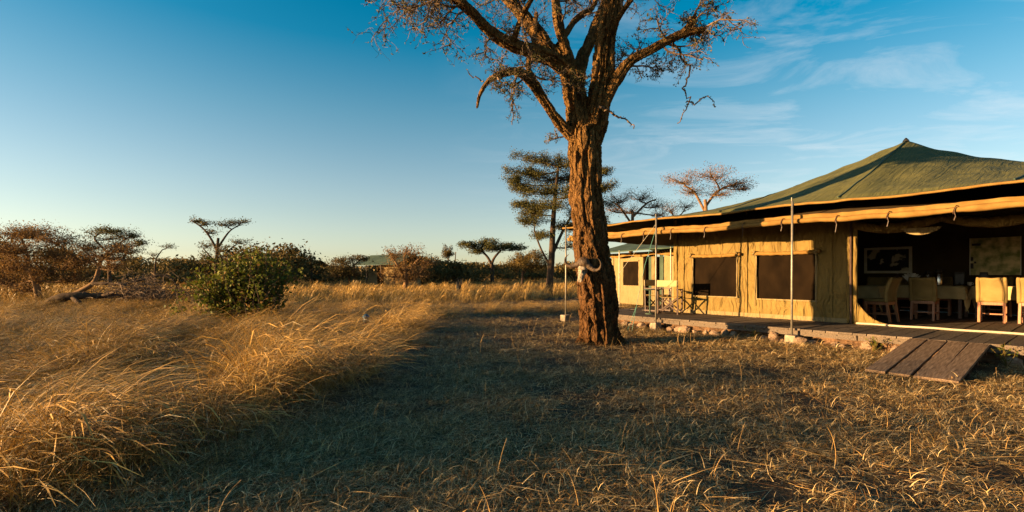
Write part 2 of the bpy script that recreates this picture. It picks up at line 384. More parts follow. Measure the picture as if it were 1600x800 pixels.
# inner roof under the fly, tan, its rolled edge glowing in the sun
def inner_pt(u, v):
    x = -5.9+19.8*u; y = 0.06+9.18*v
    z = roof_z(x, y, 4.47-0.30, EAVE-0.30)-0.02
    z += 0.02*fbm(x+9, y, 1.3)
    if v == 0: z = 2.31+0.02*fbm(x, 0, 1.2)
    return (x, y, z)
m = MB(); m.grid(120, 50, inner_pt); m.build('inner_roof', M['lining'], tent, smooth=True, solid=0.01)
def roll_pts():
    return [Vector(inner_pt(i/240, 0))+Vector((0, -0.03, -0.01-0.03*math.sin((inner_pt(i/240, 0)[0]+5.85)/2.92*math.pi)**2)) for i in range(241)]
rp = roll_pts()
m = MB(); m.tube(rp, [0.048+0.012*noise.noise(p*2.5)+0.008*noise.noise(p*9) for p in rp], 10)
roll = m.build('rolled_awning_edge', M['hem'], tent, smooth=True)
m = MB()
m.grid(240, 4, lambda u, v: (rp[int(u*240+.5)].x, rp[int(u*240+.5)].y+0.015+0.012*math.sin(v*3), rp[int(u*240+.5)].z+0.04+v*(0.075+0.02*fbm(rp[int(u*240+.5)].x, 1, 2))+0.006*fbm(rp[int(u*240+.5)].x, v, 8)))
m.build('valance', M['hem'], roll, smooth=True, solid=0.004)
for i in range(13):
    x = -5.6+0.78*i+R.uniform(-.1, .1); k = min(range(241), key=lambda q: abs(rp[q].x-x)); c = rp[k]
    m = MB(); m.tube([c+Vector((0.02*math.sin(a), 0.065*math.cos(a), 0.065*math.sin(a))) for a in np.linspace(0, 2*math.pi, 13)], 0.008, 4)
    m.tube([c+Vector((0, -0.06, -.03)), c+Vector((0.02, -0.075, -0.1)), c+Vector((0.0, -0.07, -0.16-R.random()*.08))], 0.006, 4)
    m.build('tie', M['wood_dark'], roll)

# walls
def wall_panel(name, x0, x1, y, z0, z1, mt, holes=(), parent=tent, amp=0.03, thick=0.012, along='x', seed=0):
    """canvas wall in pieces round its window holes, softly billowing"""
    xs = sorted({x0, x1}|{h[0] for h in holes}|{h[1] for h in holes}); zs = sorted({z0, z1}|{h[2] for h in holes}|{h[3] for h in holes})
    def refine(a, st):
        out = []
        for i in range(len(a)-1):
            n = max(1, int(round((a[i+1]-a[i])/st))); out += [a[i]+(a[i+1]-a[i])*k/n for k in range(n)]
        return out+[a[-1]]
    xs = refine(xs, 0.06); zs = refine(zs, 0.06)
    mb = MB(); idx = {}
    def vid(i, j):
        if (i, j) not in idx:
            x, z = xs[i], zs[j]
            if parent is tent: z = min(z, (roof_z(x, y, 4.17, EAVE-.3) if along == 'x' else roof_z(y, x, 4.17, EAVE-.3))-0.06)
            d = amp*(fbm(x*1.0+seed, z*0.9, 1.6)+0.6*fbm(x*2.2-z*1.4, z*1.2+x+seed, 2.6))
            q = (x, y+d, z) if along == 'x' else (y+d, x, z)
            idx[(i, j)] = len(mb.v); mb.v.append(q)
        return idx[(i, j)]
    for i in range(len(xs)-1):
        for j in range(len(zs)-1):
            cx_, cz_ = (xs[i]+xs[i+1])/2, (zs[j]+zs[j+1])/2
            if any(h[0] < cx_ < h[1] and h[2] < cz_ < h[3] for h in holes): continue
            mb.f.append((vid(i, j), vid(i+1, j), vid(i+1, j+1), vid(i, j+1)))
    return mb.build(name, mt, parent, smooth=True, solid=thick)
W1 = (-3.13, -1.965, 0.74, 1.73); W2 = (-1.505, -0.245, 0.72, 1.74)
wall_panel('front_wall', -3.66, 0.36, WY, DECK+0.01, 2.95, M['canvas_tan'], (W1, W2))
wall_panel('side_wall', WY+0.03, 7.47, -3.66, DECK+0.01, 2.9, M['canvas_tan'], (), along='y')
wall_panel('back_wall', -3.66, 12.0, 7.5, DECK+0.01, 2.9, M['canvas_tan'], ())
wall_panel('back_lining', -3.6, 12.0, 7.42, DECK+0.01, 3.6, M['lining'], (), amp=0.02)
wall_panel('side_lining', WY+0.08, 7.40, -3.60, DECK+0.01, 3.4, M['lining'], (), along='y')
wall_panel('end_wall', WY+0.03, 7.47, 11.9, DECK+0.01, 2.9, M['canvas_tan'], (), along='y')
# wall ribs, corner and sod strips
for x, w in ((-3.645, .10), (-3.40, .03), (-1.735, .04), (0.05, .035)):
    m = MB(); m.box((x, WY-0.022, (DECK+2.9)/2), (w, 0.014, 2.9-DECK-0.02)); m.build('wall_seam', M['canvas_tan'], tent)
m = MB(); m.box((-1.65, WY-0.024, DECK+0.055), (4.0, 0.016, 0.09), jit=0.003); m.build('sod_strip', M['canvas_pale'], tent)
for wi, (a, b, c, d) in enumerate((W1, W2)):
    w = MB(); w.grid(24, 18, lambda u, v: (a-0.02+(b-a+0.04)*u, WY+0.022+0.012*fbm(u*4+wi, v*3, 1.0), c-0.02+(d-c+0.04)*v))
    wo = w.build('window', M['mesh_window'], tent, smooth=True, solid=0.004)
    fr = MB(); t = 0.028
    fr.box(((a+b)/2, WY-0.02, c+0.0), (b-a+2*t, 0.012, t)); fr.box((a, WY-0.021, (c+d)/2), (t, 0.012, d-c)); fr.box((b, WY-0.021, (c+d)/2), (t, 0.012, d-c))
    fr.build('window_frame', M['canvas_pale'], wo)
    # rolled blind above, tied at both ends
    pts = [Vector((a-0.10+(b-a+0.2)*i/30, WY-0.065+0.01*noise.noise(Vector((i*.4, wi, 0))), d+0.055-0.012*math.sin(i/30*math.pi)*2+0.012*noise.noise(Vector((i*.7, wi*3, 1))))) for i in range(31)]
    mb = MB(); mb.tube(pts, [0.042+0.012*noise.noise(p*7) for p in pts], 9); bl = mb.build('rolled_blind', M['hem'], wo, smooth=True)
    for x in (a-0.02, b+0.02):
        kb = MB(); kb.tube([(x+0.03*math.sin(q*3), WY-0.065+0.055*math.cos(q), d+0.055+0.055*math.sin(q)) for q in np.linspace(0, 2*math.pi, 12)], 0.014, 5)
        kb.tube([(x, WY-0.10, d+0.03), (x+0.02, WY-0.06, d-0.2), (x-0.01, WY-0.045, c-0.12-R.random()*0.1)], 0.007, 5)
        kb.build('tie', M['canvas_pale'], wo)
# door jamb: gathered curtains and pole at the left of the opening
mb = MB()
for (x, r, zz) in ((0.37, 0.045, 2.7), (0.47, 0.05, 2.7), (0.43, 0.035, 2.7)):
    pts = [Vector((x+0.012*noise.noise(Vector((z*2, x*9, 0))), WY-0.02+0.02*noise.noise(Vector((z*1.6, 4, x*5))), z)) for z in np.linspace(DECK+0.01, zz, 24)]
    mb.tube(pts, [r*(1+0.15*noise.noise(p*4)) for p in pts], 9)
mb.build('gathered_curtain', M['canvas_tan'], tent, smooth=True)
mb = MB(); mb.tube([(0.42, WY-0.09, DECK), (0.42, WY-0.09, 2.65)], 0.022, 8); mb.build('door_pole', M['wood_dark'], tent)
# low curved canvas lip at the foot of the jamb, and the pale sill strip across the opening
mb = MB()
def lip(u, v):
    x = 0.50+0.62*u; h = 0.44*(1-u)**2.6+0.035
    return (x, WY-0.03, DECK+0.006+h*v)
mb.grid(20, 4, lip); mb.build('door_lip', M['canvas_tan'], tent, smooth=True, solid=0.008)
mb = MB(); mb.tube([(0.5+0.25*i, WY-0.05, DECK+0.022+0.004*math.sin(i*1.7)) for i in range(24)], 0.020, 7); mb.build('door_sill', M['rope_white'], tent, smooth=True)
# rolled-up front curtain sagging in the opening
pts = []
for i in range(121):
    x = 0.36+i*0.06; s = abs(math.sin((x-0.36)/1.45*math.pi))
    pts.append(Vector((x, WY-0.03+0.02*noise.noise(Vector((x*2, 0, 0))), 2.33-0.13*s+0.02*noise.noise(Vector((x*3, 5, 0))))))
mb = MB(); mb.tube(pts, [0.065+0.035*abs(math.sin((p.x-0.36)/1.45*math.pi))+0.012*noise.noise(p*6) for p in pts], 10)
mb.build('rolled_curtain', M['canvas_tan'], tent, smooth=True)
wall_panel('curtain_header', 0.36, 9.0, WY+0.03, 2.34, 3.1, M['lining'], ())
# hanging canvas pouch of the curtain that catches the light
mb = MB(); mb.grid(16, 8, lambda u, v: (1.22+0.62*u, WY-0.10-0.03*math.sin(u*math.pi), 2.17-0.14*v*math.sin(max(0.02, u)*math.pi)**0.7))
mb.build('canvas_pouch', M['canvas_pale'], tent, smooth=True, solid=0.01)
# awning poles on the front edge and inside corner, guy lines
poles = ((0.02, -0.13, 2.66), (-2.92, -0.13, 2.64), (-5.85, -0.13, 2.60), (3.75, -0.13, 2.66))
for (x, y, h) in poles:
    mb = MB(); mb.tube([(x, y, 0.16), (x, y+0.01, 1.3), (x+0.01, y, h)], 0.021, 8)
    po = mb.build('awning_pole', M['metal'], tent, smooth=True)
    mb = MB(); mb.tube([(x, y, h-0.02), (x, y, h+0.07)], 0.009, 6); mb.build('pole_spike', M['metal'], po)
for (x, y) in ((-3.5, 2.4), (-5.8, 9.2)):
    mb = MB(); mb.tube([(x, y, DECK), (x, y, 2.5)], 0.021, 8); mb.build('awning_pole', M['metal'], tent)
def rope(pts, mt, r=0.0055, name='guy_rope'):
    mb = MB(); mb.tube(pts, r, 5); mb.build(name, mt, tent)
rope([(-2.93, -0.14, 2.30), (-3.02, -0.42, 1.5), (-3.08, -0.66, 0.55)], M['rope_teal'], 0.006)
rope([(-3.08, -0.66, 0.55), (-3.05, -0.86, 0.0)], M['rope_teal'], 0.005)
rope([(-3.08, -0.66, 0.55), (-3.28, -0.72, 0.0)], M['rope_teal'], 0.005)
rope([(-2.93, -0.14, 2.45), (-3.9, -0.32, 1.25), (-4.9, -0.5, 0.0)], M['rope_white'], 0.0045)

# ------------------------------------------------------------------ deck, ramp, foundation
deck = empty('wooden_deck', L2W(0, 0, 0), TRZ)
tag(deck, 'weathered plank deck carrying the big tent and its veranda', 'deck')
PW = 0.205
def plank_mesh(name, l, w=PW-0.014, t=0.035, seed=0):
    mb = MB(); mb.box((0, l/2, -t/2), (w, l, t), jit=0.003)
    me = bpy.data.meshes.new(name); me.from_pydata(mb.v, [], mb.f); me.update(); return me
pl_out = [plank_mesh('plank', WY-0.02+0.05) for i in range(4)]
pl_in = [plank_mesh('plank', 5.6) for i in range(3)]
x = -5.3; i = 0
while x < 6.0:
    o = link('plank', pl_out[i % 4], M['wood_deck'], deck, (x, R.uniform(-0.05, -0.015), DECK+R.uniform(-0.004, 0.003)))
    o.rotation_euler = (R.uniform(-.002, .002), 0, R.uniform(-.006, .006))
    x += PW; i += 1
x = -3.6; i = 0
while x < 6.0:
    link('plank', pl_in[i % 3], M['wood_deck'], deck, (x, WY+0.03, DECK+R.uniform(-0.003, 0.003))); x += PW; i += 1
x = -5.3
while x < -3.75:
    link('plank', pl_in[i % 3], M['wood_deck'], deck, (x, WY+0.03, DECK+R.uniform(-0.003, 0.003))); x += PW; i += 1
mb = MB()
for (xa, xb) in ((-5.4, -2.4), (-2.38, 1.0), (1.02, 6.1)):
    mb.box(((xa+xb)/2, 0.035, DECK-0.083), (xb-xa, 0.05, 0.085), jit=0.004)
mb.build('edge_beam', M['wood_deck'], deck)
mb = MB()
for i in range(45):
    mb.tube([(-5.3+0.25*i, -0.01, DECK-0.07), (-5.3+0.25*i, 0.012, DECK-0.07)], 0.007, 6)
mb.build('nail_heads', M['black'], deck)
def lump(seed, n=10, k=14):
    mb = MB(); mb.grid(k, n, lambda u, v: (math.cos(2*math.pi*u)*math.sin(math.pi*v), math.sin(2*math.pi*u)*math.sin(math.pi*v), -math.cos(math.pi*v)))
    vs_ = []
    for p in mb.v:
        q = Vector(p); d = 1+0.28*noise.noise(q*1.3+Vector((seed*7, 0, 0)))+0.10*noise.noise(q*4+Vector((0, seed*3, 0)))
        q = Vector([math.copysign(abs(c)**0.75, c) for c in q])*d; vs_.append(tuple(q))
    me = bpy.data.meshes.new('stone'); me.from_pydata(vs_, [], mb.f); me.update()
    return me
lumps = [lump(i) for i in range(6)]
# earth bank below the deck edge
mb = MB()
def bank(u, v):
    x = -5.4+11.6*u; y = 0.13-0.10*(1-v)**2+0.07*fbm(x, v*2, 2.5)+0.05*fbm(x*3, v*4, 3)
    return (x, y, -0.02+v*(DECK-0.115)+0.0)
mb.grid(300, 10, bank); mb.build('earth_bank', M['earth'], deck, smooth=True)
for i in range(44):
    x = -5.3+0.235*i+R.uniform(-.1, .1)
    if 1.75 < x < 2.75: continue
    s = R.uniform(0.05, 0.115)
    o = link('stone', lumps[i % 6], M['stone'], deck, (x, R.uniform(-0.05, 0.06), s*0.45)); o.scale = (s*R.uniform(1, 1.5), s, s*0.75); o.rotation_euler = (R.random(), R.random(), R.random()*6)
# footing blocks of the poles
def block(name, x, y, s, label, mt, cat='block'):
    mb = MB(); mb.box((0, 0, s[2]/2), s, jit=0.012)
    o = mb.build(name, mt, None, L2W(x, y, -0.01), bevel=0.015); o.rotation_euler = (0, 0, TRZ+R.uniform(-.4, .4)); tag(o, label, cat)
block('footing_block', -2.92, -0.13, (0.19, 0.19, 0.185), 'grey concrete footing block under the awning pole beside the folding chairs', M['concrete'])
block('footing_block', -5.85, -0.13, (0.22, 0.2, 0.185), 'concrete footing block under the awning pole behind the skull tree', M['concrete'])
block('footing_block', 0.02, -0.14, (0.2, 0.18, 0.185), 'sunlit pale stone block under the awning pole by the second window', M['concrete'])
o = link('loose_stone', lumps[2], M['concrete'], None, L2W(0.20, -0.22, 0.07)); o.scale = (0.10, 0.085, 0.085)
tag(o, 'small rounded stone leaning against the pale footing block', 'stone')
# ramp of four planks
ramp = empty('plank_ramp', L2W(2.20, 0, 0), TRZ)
tag(ramp, 'short sloping ramp of four brown boards up to the deck', 'ramp')
RL = 2.25
ang = math.asin((DECK-0.045)/RL)
for i in range(4):
    mb = MB(); mb.box((0, -RL/2, 0), (0.212, RL+R.uniform(-.03, .03), 0.035), jit=0.004)
    o = mb.build('plank', M['wood_ramp'], ramp, ((i-1.5)*0.236, -0.03, DECK-0.02), bevel=0.004); o.rotation_euler = (ang, 0, R.uniform(-.008, .008))
for yy in (-0.35, -1.05, -1.65):
    mb = MB(); mb.box((0, 0, 0), (0.92, 0.07, 0.05)); o = mb.build('batten', M['wood_dark'], ramp, (0, yy, DECK-0.02+yy*math.tan(ang)-0.048)); o.rotation_euler = (ang, 0, 0)

# ------------------------------------------------------------------ furniture in the tent
def placed(root, x, y, rz, z=DECK):
    root.location = L2W(x, y, z); root.rotation_euler = (0, 0, TRZ+rz); return root
def dining_chair():                      # faces +y, its back at -y
    t = empty('dining_chair', (0, 0, 0))
    for sx in (-1, 1):
        mb = MB(); mb.bar((sx*0.19, 0.19, 0), (sx*0.19, 0.19, 0.43), 0.045, 0.045); mb.build('leg', M['wood_red'], t, bevel=0.004)
        mb = MB(); mb.bar((sx*0.19, -0.26, 0), (sx*0.19, -0.20, 0.44), 0.045, 0.045); mb.build('leg', M['wood_red'], t, bevel=0.004)
        mb = MB()                                     # padded side stile of the back, curved
        pts = [Vector((sx*0.20, -0.20-0.10*(q**1.5)+0.035*math.sin(q*math.pi), 0.42+0.53*q)) for q in np.linspace(0, 1, 10)]
        mb.tube(pts, [0.036, 0.04, 0.042, 0.042, 0.042, 0.042, 0.042, 0.042, 0.04, 0.03], 8)
        mb.build('back_stile', M['fabric'], t, smooth=True)
    mb = MB(); mb.bar((-0.19, -0.02, 0.17), (0.19, -0.02, 0.17), 0.03, 0.025)
    for sx in (-1, 1): mb.bar((sx*0.19, -0.235, 0.17), (sx*0.19, 0.19, 0.17), 0.025, 0.03)
    mb.build('stretcher', M['wood_red'], t)
    mb = MB(); mb.bar((-0.19, 0.19, 0.40), (0.19, 0.19, 0.40), 0.025, 0.06); mb.bar((-0.19, -0.205, 0.40), (0.19, -0.205, 0.40), 0.025, 0.06)
    for sx in (-1, 1): mb.bar((sx*0.19, -0.19, 0.40), (sx*0.19, 0.175, 0.40), 0.025, 0.06)
    mb.build('seat_frame', M['wood_red'], t)
    mb = MB(); mb.box((0, 0.0, 0.465), (0.44, 0.44, 0.065)); mb.build('seat', M['fabric'], t, bevel=0.025)
    mb = MB()
    def bk(u, v):
        q = v; y = -0.20-0.10*(q**1.5)+0.035*math.sin(q*math.pi)-0.018*math.sin(u*math.pi)
        return (-0.175+0.35*u, y, 0.45+0.49*q+0.006*math.sin(u*9))
    mb.grid(12, 14, bk); mb.build('backrest', M['fabric'], t, smooth=True, solid=0.05)
    return t
DC = dining_chair()
chairs = [(0.62, 2.95, -1.35+math.pi/2+1.45, 'cream padded dining chair standing side-on by the tent doorway curtain', True),
          (1.15, 4.16, 0.0, 'cream padded dining chair backing on the long cloth table with the flasks', False),
          (2.18, 4.64, 0.05, 'sunlit cream dining chair with red-brown legs below the wall map', False),
          (2.80, 4.72, -0.05, 'sunlit cream dining chair beside the one below the wall map', False),
          (-0.05, 5.25, math.pi, 'cream dining chair facing out behind the small cloth table', False),
          (0.42, 5.9, math.pi+.2, 'cream dining chair under the framed picture', False),
          (1.05, 6.25, math.pi+.1, 'cream dining chair on the far side of the flask table', False),
          (2.05, 6.5, math.pi-.1, 'cream dining chair between the map table and the inner wall', False),
          (2.85, 6.5, math.pi, 'cream dining chair at the far end behind the map table', False)]
for i, (x, y, rz, lab, side) in enumerate(chairs):
    c = DC if i == 0 else copy_tree(DC)
    if side: rz = math.pi/2-0.15
    placed(c, x, y, rz); tag(c, lab, 'chair', 'dining chairs in the mess tent')
def table(name, lx, ly, x, y, label, clabel, seed):
    t = placed(empty(name, (0, 0, 0)), x, y, 0); tag(t, label, 'table')
    mb = MB(); mb.box((0, 0, 0.73), (lx, ly, 0.03)); mb.build('table_top', M['wood_dark'], t)
    for sx in (-1, 1):
        for sy in (-1, 1):
            mb = MB(); mb.bar((sx*(lx/2-.07), sy*(ly/2-.07), 0), (sx*(lx/2-.07), sy*(ly/2-.07), 0.715), 0.06, 0.06); mb.build('leg', M['wood_dark'], t)
    # cloth: square sheet draped, corners hang lower
    ov = 0.30; n = 44; mb = MB()
    def cl(u, v):
        a = (u-.5)*(lx+2*ov); b = (v-.5)*(ly+2*ov)
        dx = max(0, abs(a)-lx/2); dy = max(0, abs(b)-ly/2)
        x_ = math.copysign(min(abs(a), lx/2), a) if dx else a; y_ = math.copysign(min(abs(b), ly/2), b) if dy else b
        d = dx+dy; ph = (a-b if dx and dy else (b if dx else a))
        w = 0.012+0.028*min(1, d/0.3)*math.sin(ph*17+seed+2*fbm(a, b, 2))
        if dx: x_ += math.copysign(0.012+max(-0.006, w)*1.0+(0.05*dy/0.3 if dy else 0), a)
        if dy: y_ += math.copysign(0.012+max(-0.006, w)*1.0+(0.05*dx/0.3 if dx else 0), b)
        return (x_, y_, 0.752-min(d, 0.62)+0.002*fbm(a, b, 3))
    mb.grid(n, n, cl)
    c = placed(mb.build('tablecloth', M['cloth'], None, smooth=True, solid=0.004), x, y, 0); tag(c, clabel, 'tablecloth')
table('dining_table', 0.9, 0.9, -0.05, 4.15, 'small square table just inside the tent doorway', 'cream cloth on the small table just inside the doorway', 1)
table('dining_table', 1.45, 0.9, 0.95, 5.45, 'long table carrying the steel flasks', 'cream cloth with a hanging corner under the steel flasks', 3)
table('dining_table', 1.35, 0.85, 2.45, 5.75, 'long table under the wall map', 'cream cloth on the table under the wall map', 5)
TZ = DECK+0.757
def flask(x, y, label, h=0.27, r=0.055):
    t = placed(empty('flask', (0, 0, 0)), x, y, 0.3, TZ); tag(t, label, 'flask', 'steel flasks on the long table')
    mb = MB(); mb.lathe([(r, 0), (r*1.02, 0.01), (r*1.02, h*.72), (r*.8, h*.8)], 20); mb.build('body', M['silver'], t, smooth=True)
    mb = MB(); mb.lathe([(r*.78, h*.8), (r*.82, h*.86), (r*.74, h*.97), (r*.3, h)], 16); mb.tube([(r*.7, 0, h*.9), (r*1.2, 0, h*.93)], 0.012, 6); mb.build('lid', M['black'], t, smooth=True)
    mb = MB(); mb.tube([(-r*.95, 0, h*.82), (-r*1.7, 0, h*.78), (-r*1.75, 0, h*.4), (-r*1.0, 0, h*.3)], 0.012, 6); mb.build('handle', M['black'], t, smooth=True)
flask(0.98, 5.35, 'slim steel vacuum flask with black lid on the long table', 0.36, 0.062)
flask(1.18, 5.35, 'wider steel vacuum flask with black lid on the long table', 0.39, 0.08)
def bottle(x, y, label, mt, h=0.24):
    t = placed(empty('bottle', (0, 0, 0)), x, y, 0, TZ); tag(t, label, 'bottle')
    mb = MB(); mb.lathe([(0.032, 0), (0.034, 0.01), (0.034, h*.55), (0.014, h*.75), (0.013, h*.92)], 14); mb.build('body', mt, t, smooth=True)
    mb = MB(); mb.lathe([(0.016, h*.92), (0.016, h)], 12); mb.build('cap', M['white'], t)
bottle(0.42, 5.25, 'brown sauce bottle with pale cap on the long table', M['wood_dark'], .31)
# napkins fanned in a holder
t = placed(empty('napkin_holder', (0, 0, 0)), 0.68, 5.30, 0, TZ); tag(t, 'holder of pale folded napkins fanned out on the long table', 'napkins')
mb = MB(); mb.lathe([(0.05, 0), (0.055, 0.06), (0.05, 0.07)], 14); mb.build('cup', M['white'], t)
for k in range(7):
    a = (k-3)*0.32; mb = MB()
    mb.grid(3, 4, lambda u, v: (math.sin(a)*0.2*v+(u-.5)*0.08*(1-.4*v), (u-.5)*0.03*math.sin(k*2), 0.05+0.25*v*math.cos(a*.8)))
    mb.build('napkin', M['white'], t, solid=0.003)
for k, (x, y, lab) in enumerate(((1.72, 5.40, 'small white cup at the end of the steel flask table'), (2.52, 5.55, 'white cup on the table under the map'), (2.9, 5.5, 'white cup at the far end of the map table'))):
    t = placed(empty('cup', (0, 0, 0)), x, y, k, TZ); tag(t, lab, 'cup')
    mb = MB(); mb.lathe([(0.026, 0), (0.038, 0.03), (0.042, 0.085), (0.036, 0.08), (0.02, 0.02)], 14); mb.build('bowl', M['white'], t, smooth=True)
    mb = MB(); mb.tube([(0.04, 0, 0.07), (0.07, 0, 0.06), (0.068, 0, 0.03), (0.038, 0, 0.025)], 0.006, 5); mb.build('handle', M['white'], t)
def urn(x, y, w, lab):
    t = placed(empty('drinks_urn', (0, 0, 0)), x, y, 0.1, TZ); tag(t, lab, 'urn', 'black urns')
    mb = MB(); mb.box((0, 0, 0.15), (w, w*.9, 0.28)); mb.build('body', M['black'], t, bevel=0.02)
    mb = MB(); mb.box((0, 0, 0.30), (w*.9, w*.8, 0.03)); mb.build('lid', M['black'], t, bevel=0.008)
    mb = MB(); mb.tube([(0, -w*.45, 0.06), (0, -w*.45-.04, 0.06), (0, -w*.45-.045, 0.035)], 0.009, 6); mb.build('tap', M['silver'], t)
urn(1.52, 5.6, 0.19, 'larger squat black urn on the long table'); urn(1.92, 5.75, 0.15, 'smaller black urn near the map')
# framed picture and wall map
t = empty('framed_picture', L2W(-0.27, 7.34, 1.34), TRZ); tag(t, 'pale-framed dark picture hung on the inner tent wall', 'picture')
for (c, s) in (((0, -0.02, 0.03), (1.12, 0.03, 0.07)), ((0, -0.02, 0.71), (1.12, 0.03, 0.07)), ((-0.525, -0.02, 0.37), (0.07, 0.03, 0.608)), ((0.525, -0.02, 0.37), (0.07, 0.03, 0.608))):
    mb = MB(); mb.box(c, s); mb.build('frame', M['paper_pale'], t)
pm = mat('picture_print', (0.012, 0.010, 0.010), (0.42, 0.36, 0.24), 2.6, 0.5, lo=0.52, hi=0.56, detail=3)
mb = MB(); mb.box((0, -0.006, 0.37), (0.98, 0.012, 0.61)); mb.build('print', pm, t)
t = empty('wall_map', L2W(1.93, 7.34, 1.28), TRZ); tag(t, 'large pale paper map with green patches on the inner tent wall', 'map')
mm = mat('map_print', (0.62, 0.50, 0.24), (0.16, 0.19, 0.06), 5.0, 0.7, lo=0.40, hi=0.62, detail=8)
mb = MB(); mb.box((0, 0, 0.48), (0.92, 0.006, 0.95)); mb.build('sheet', mm, t)
for (c, s) in (((-0.34, -0.005, 0.79), (0.17, 0.004, 0.06)), ((-0.42, -0.005, 0.42), (0.05, 0.004, 0.10)), ((-0.42, -0.005, 0.24), (0.06, 0.004, 0.14)), ((-0.36, -0.005, 0.33), (0.04, 0.004, 0.05))):
    mb = MB(); mb.box(c, s); mb.build('printed_block', M['black'], t)
for (x, z) in ((-0.458, 0.48), (0.458, 0.48)):
    mb = MB(); mb.box((x, -0.004, z), (0.02, 0.008, 0.96)); mb.build('edge_batten', M['paper_pale'], t)

# director's chairs on the veranda
def directors_chair():                      # faces +y
    t = empty('folding_chair', (0, 0, 0)); wd = M['wood_dark']
    for sx in (-1, 1):
        for sy in (-1, 1):
            top = 0.86 if sy < 0 else 0.62
            mb = MB(); mb.bar((sx*0.25, sy*0.20, 0), (sx*0.25, sy*0.20+(0.0 if sy > 0 else -0.03), top), 0.032, 0.032); mb.build('post', wd, t)
        mb = MB(); mb.bar((sx*0.25, -0.24, 0.635), (sx*0.25, 0.25, 0.635), 0.055, 0.024); mb.build('armrest', wd, t)
        mb = MB(); mb.bar((sx*0.252, -0.24, 0.03), (sx*0.252, 0.24, 0.03), 0.03, 0.035); mb.build('foot_rail', wd, t)
    for sy in (-0.17, 0.17):
        mb = MB(); mb.bar((-0.25, sy, 0.05), (0.25, sy, 0.44), 0.022, 0.03); mb.bar((0.25, sy+.025, 0.05), (-0.25, sy+.025, 0.44), 0.022, 0.03); mb.build('cross_brace', wd, t)
    mb = MB(); mb.grid(10, 4, lambda u, v: (-0.25+0.5*u, -0.21+0.42*v, 0.455-0.025*math.sin(u*math.pi))); mb.build('seat', M['fabric'], t, smooth=True, solid=0.012)
    mb = MB(); mb.grid(10, 4, lambda u, v: (-0.27+0.54*u, -0.235-0.02*math.sin(u*math.pi)-0.005*v, 0.70+0.17*v)); mb.build('back_canvas', M['cloth'], t, smooth=True, solid=0.014)
    return t
d0 = directors_chair(); placed(d0, -3.42, 1.22, 0.3); tag(d0, "wooden folding chair with canvas back set against the tent's corner", 'chair', 'folding canvas chairs on the veranda')
d1 = copy_tree(d0); placed(d1, -4.15, 1.75, -1.7); tag(d1, 'wooden folding chair half hidden behind the one at the tent corner', 'chair')
mb = MB(); mb.tube([(0, 0, 0), (0, 0, 0.62)], 0.02, 8); mb.lathe([(0.16, 0.62), (0.16, 0.64)], 16); mb.lathe([(0.12, 0.0), (0.12, 0.02), (0.03, 0.03)], 16)
st = mb.build('side_stand', M['green_canvas'], None); placed(st, -3.72, 0.78, 0); tag(st, 'small dark green stand next to the folding chairs', 'stand')

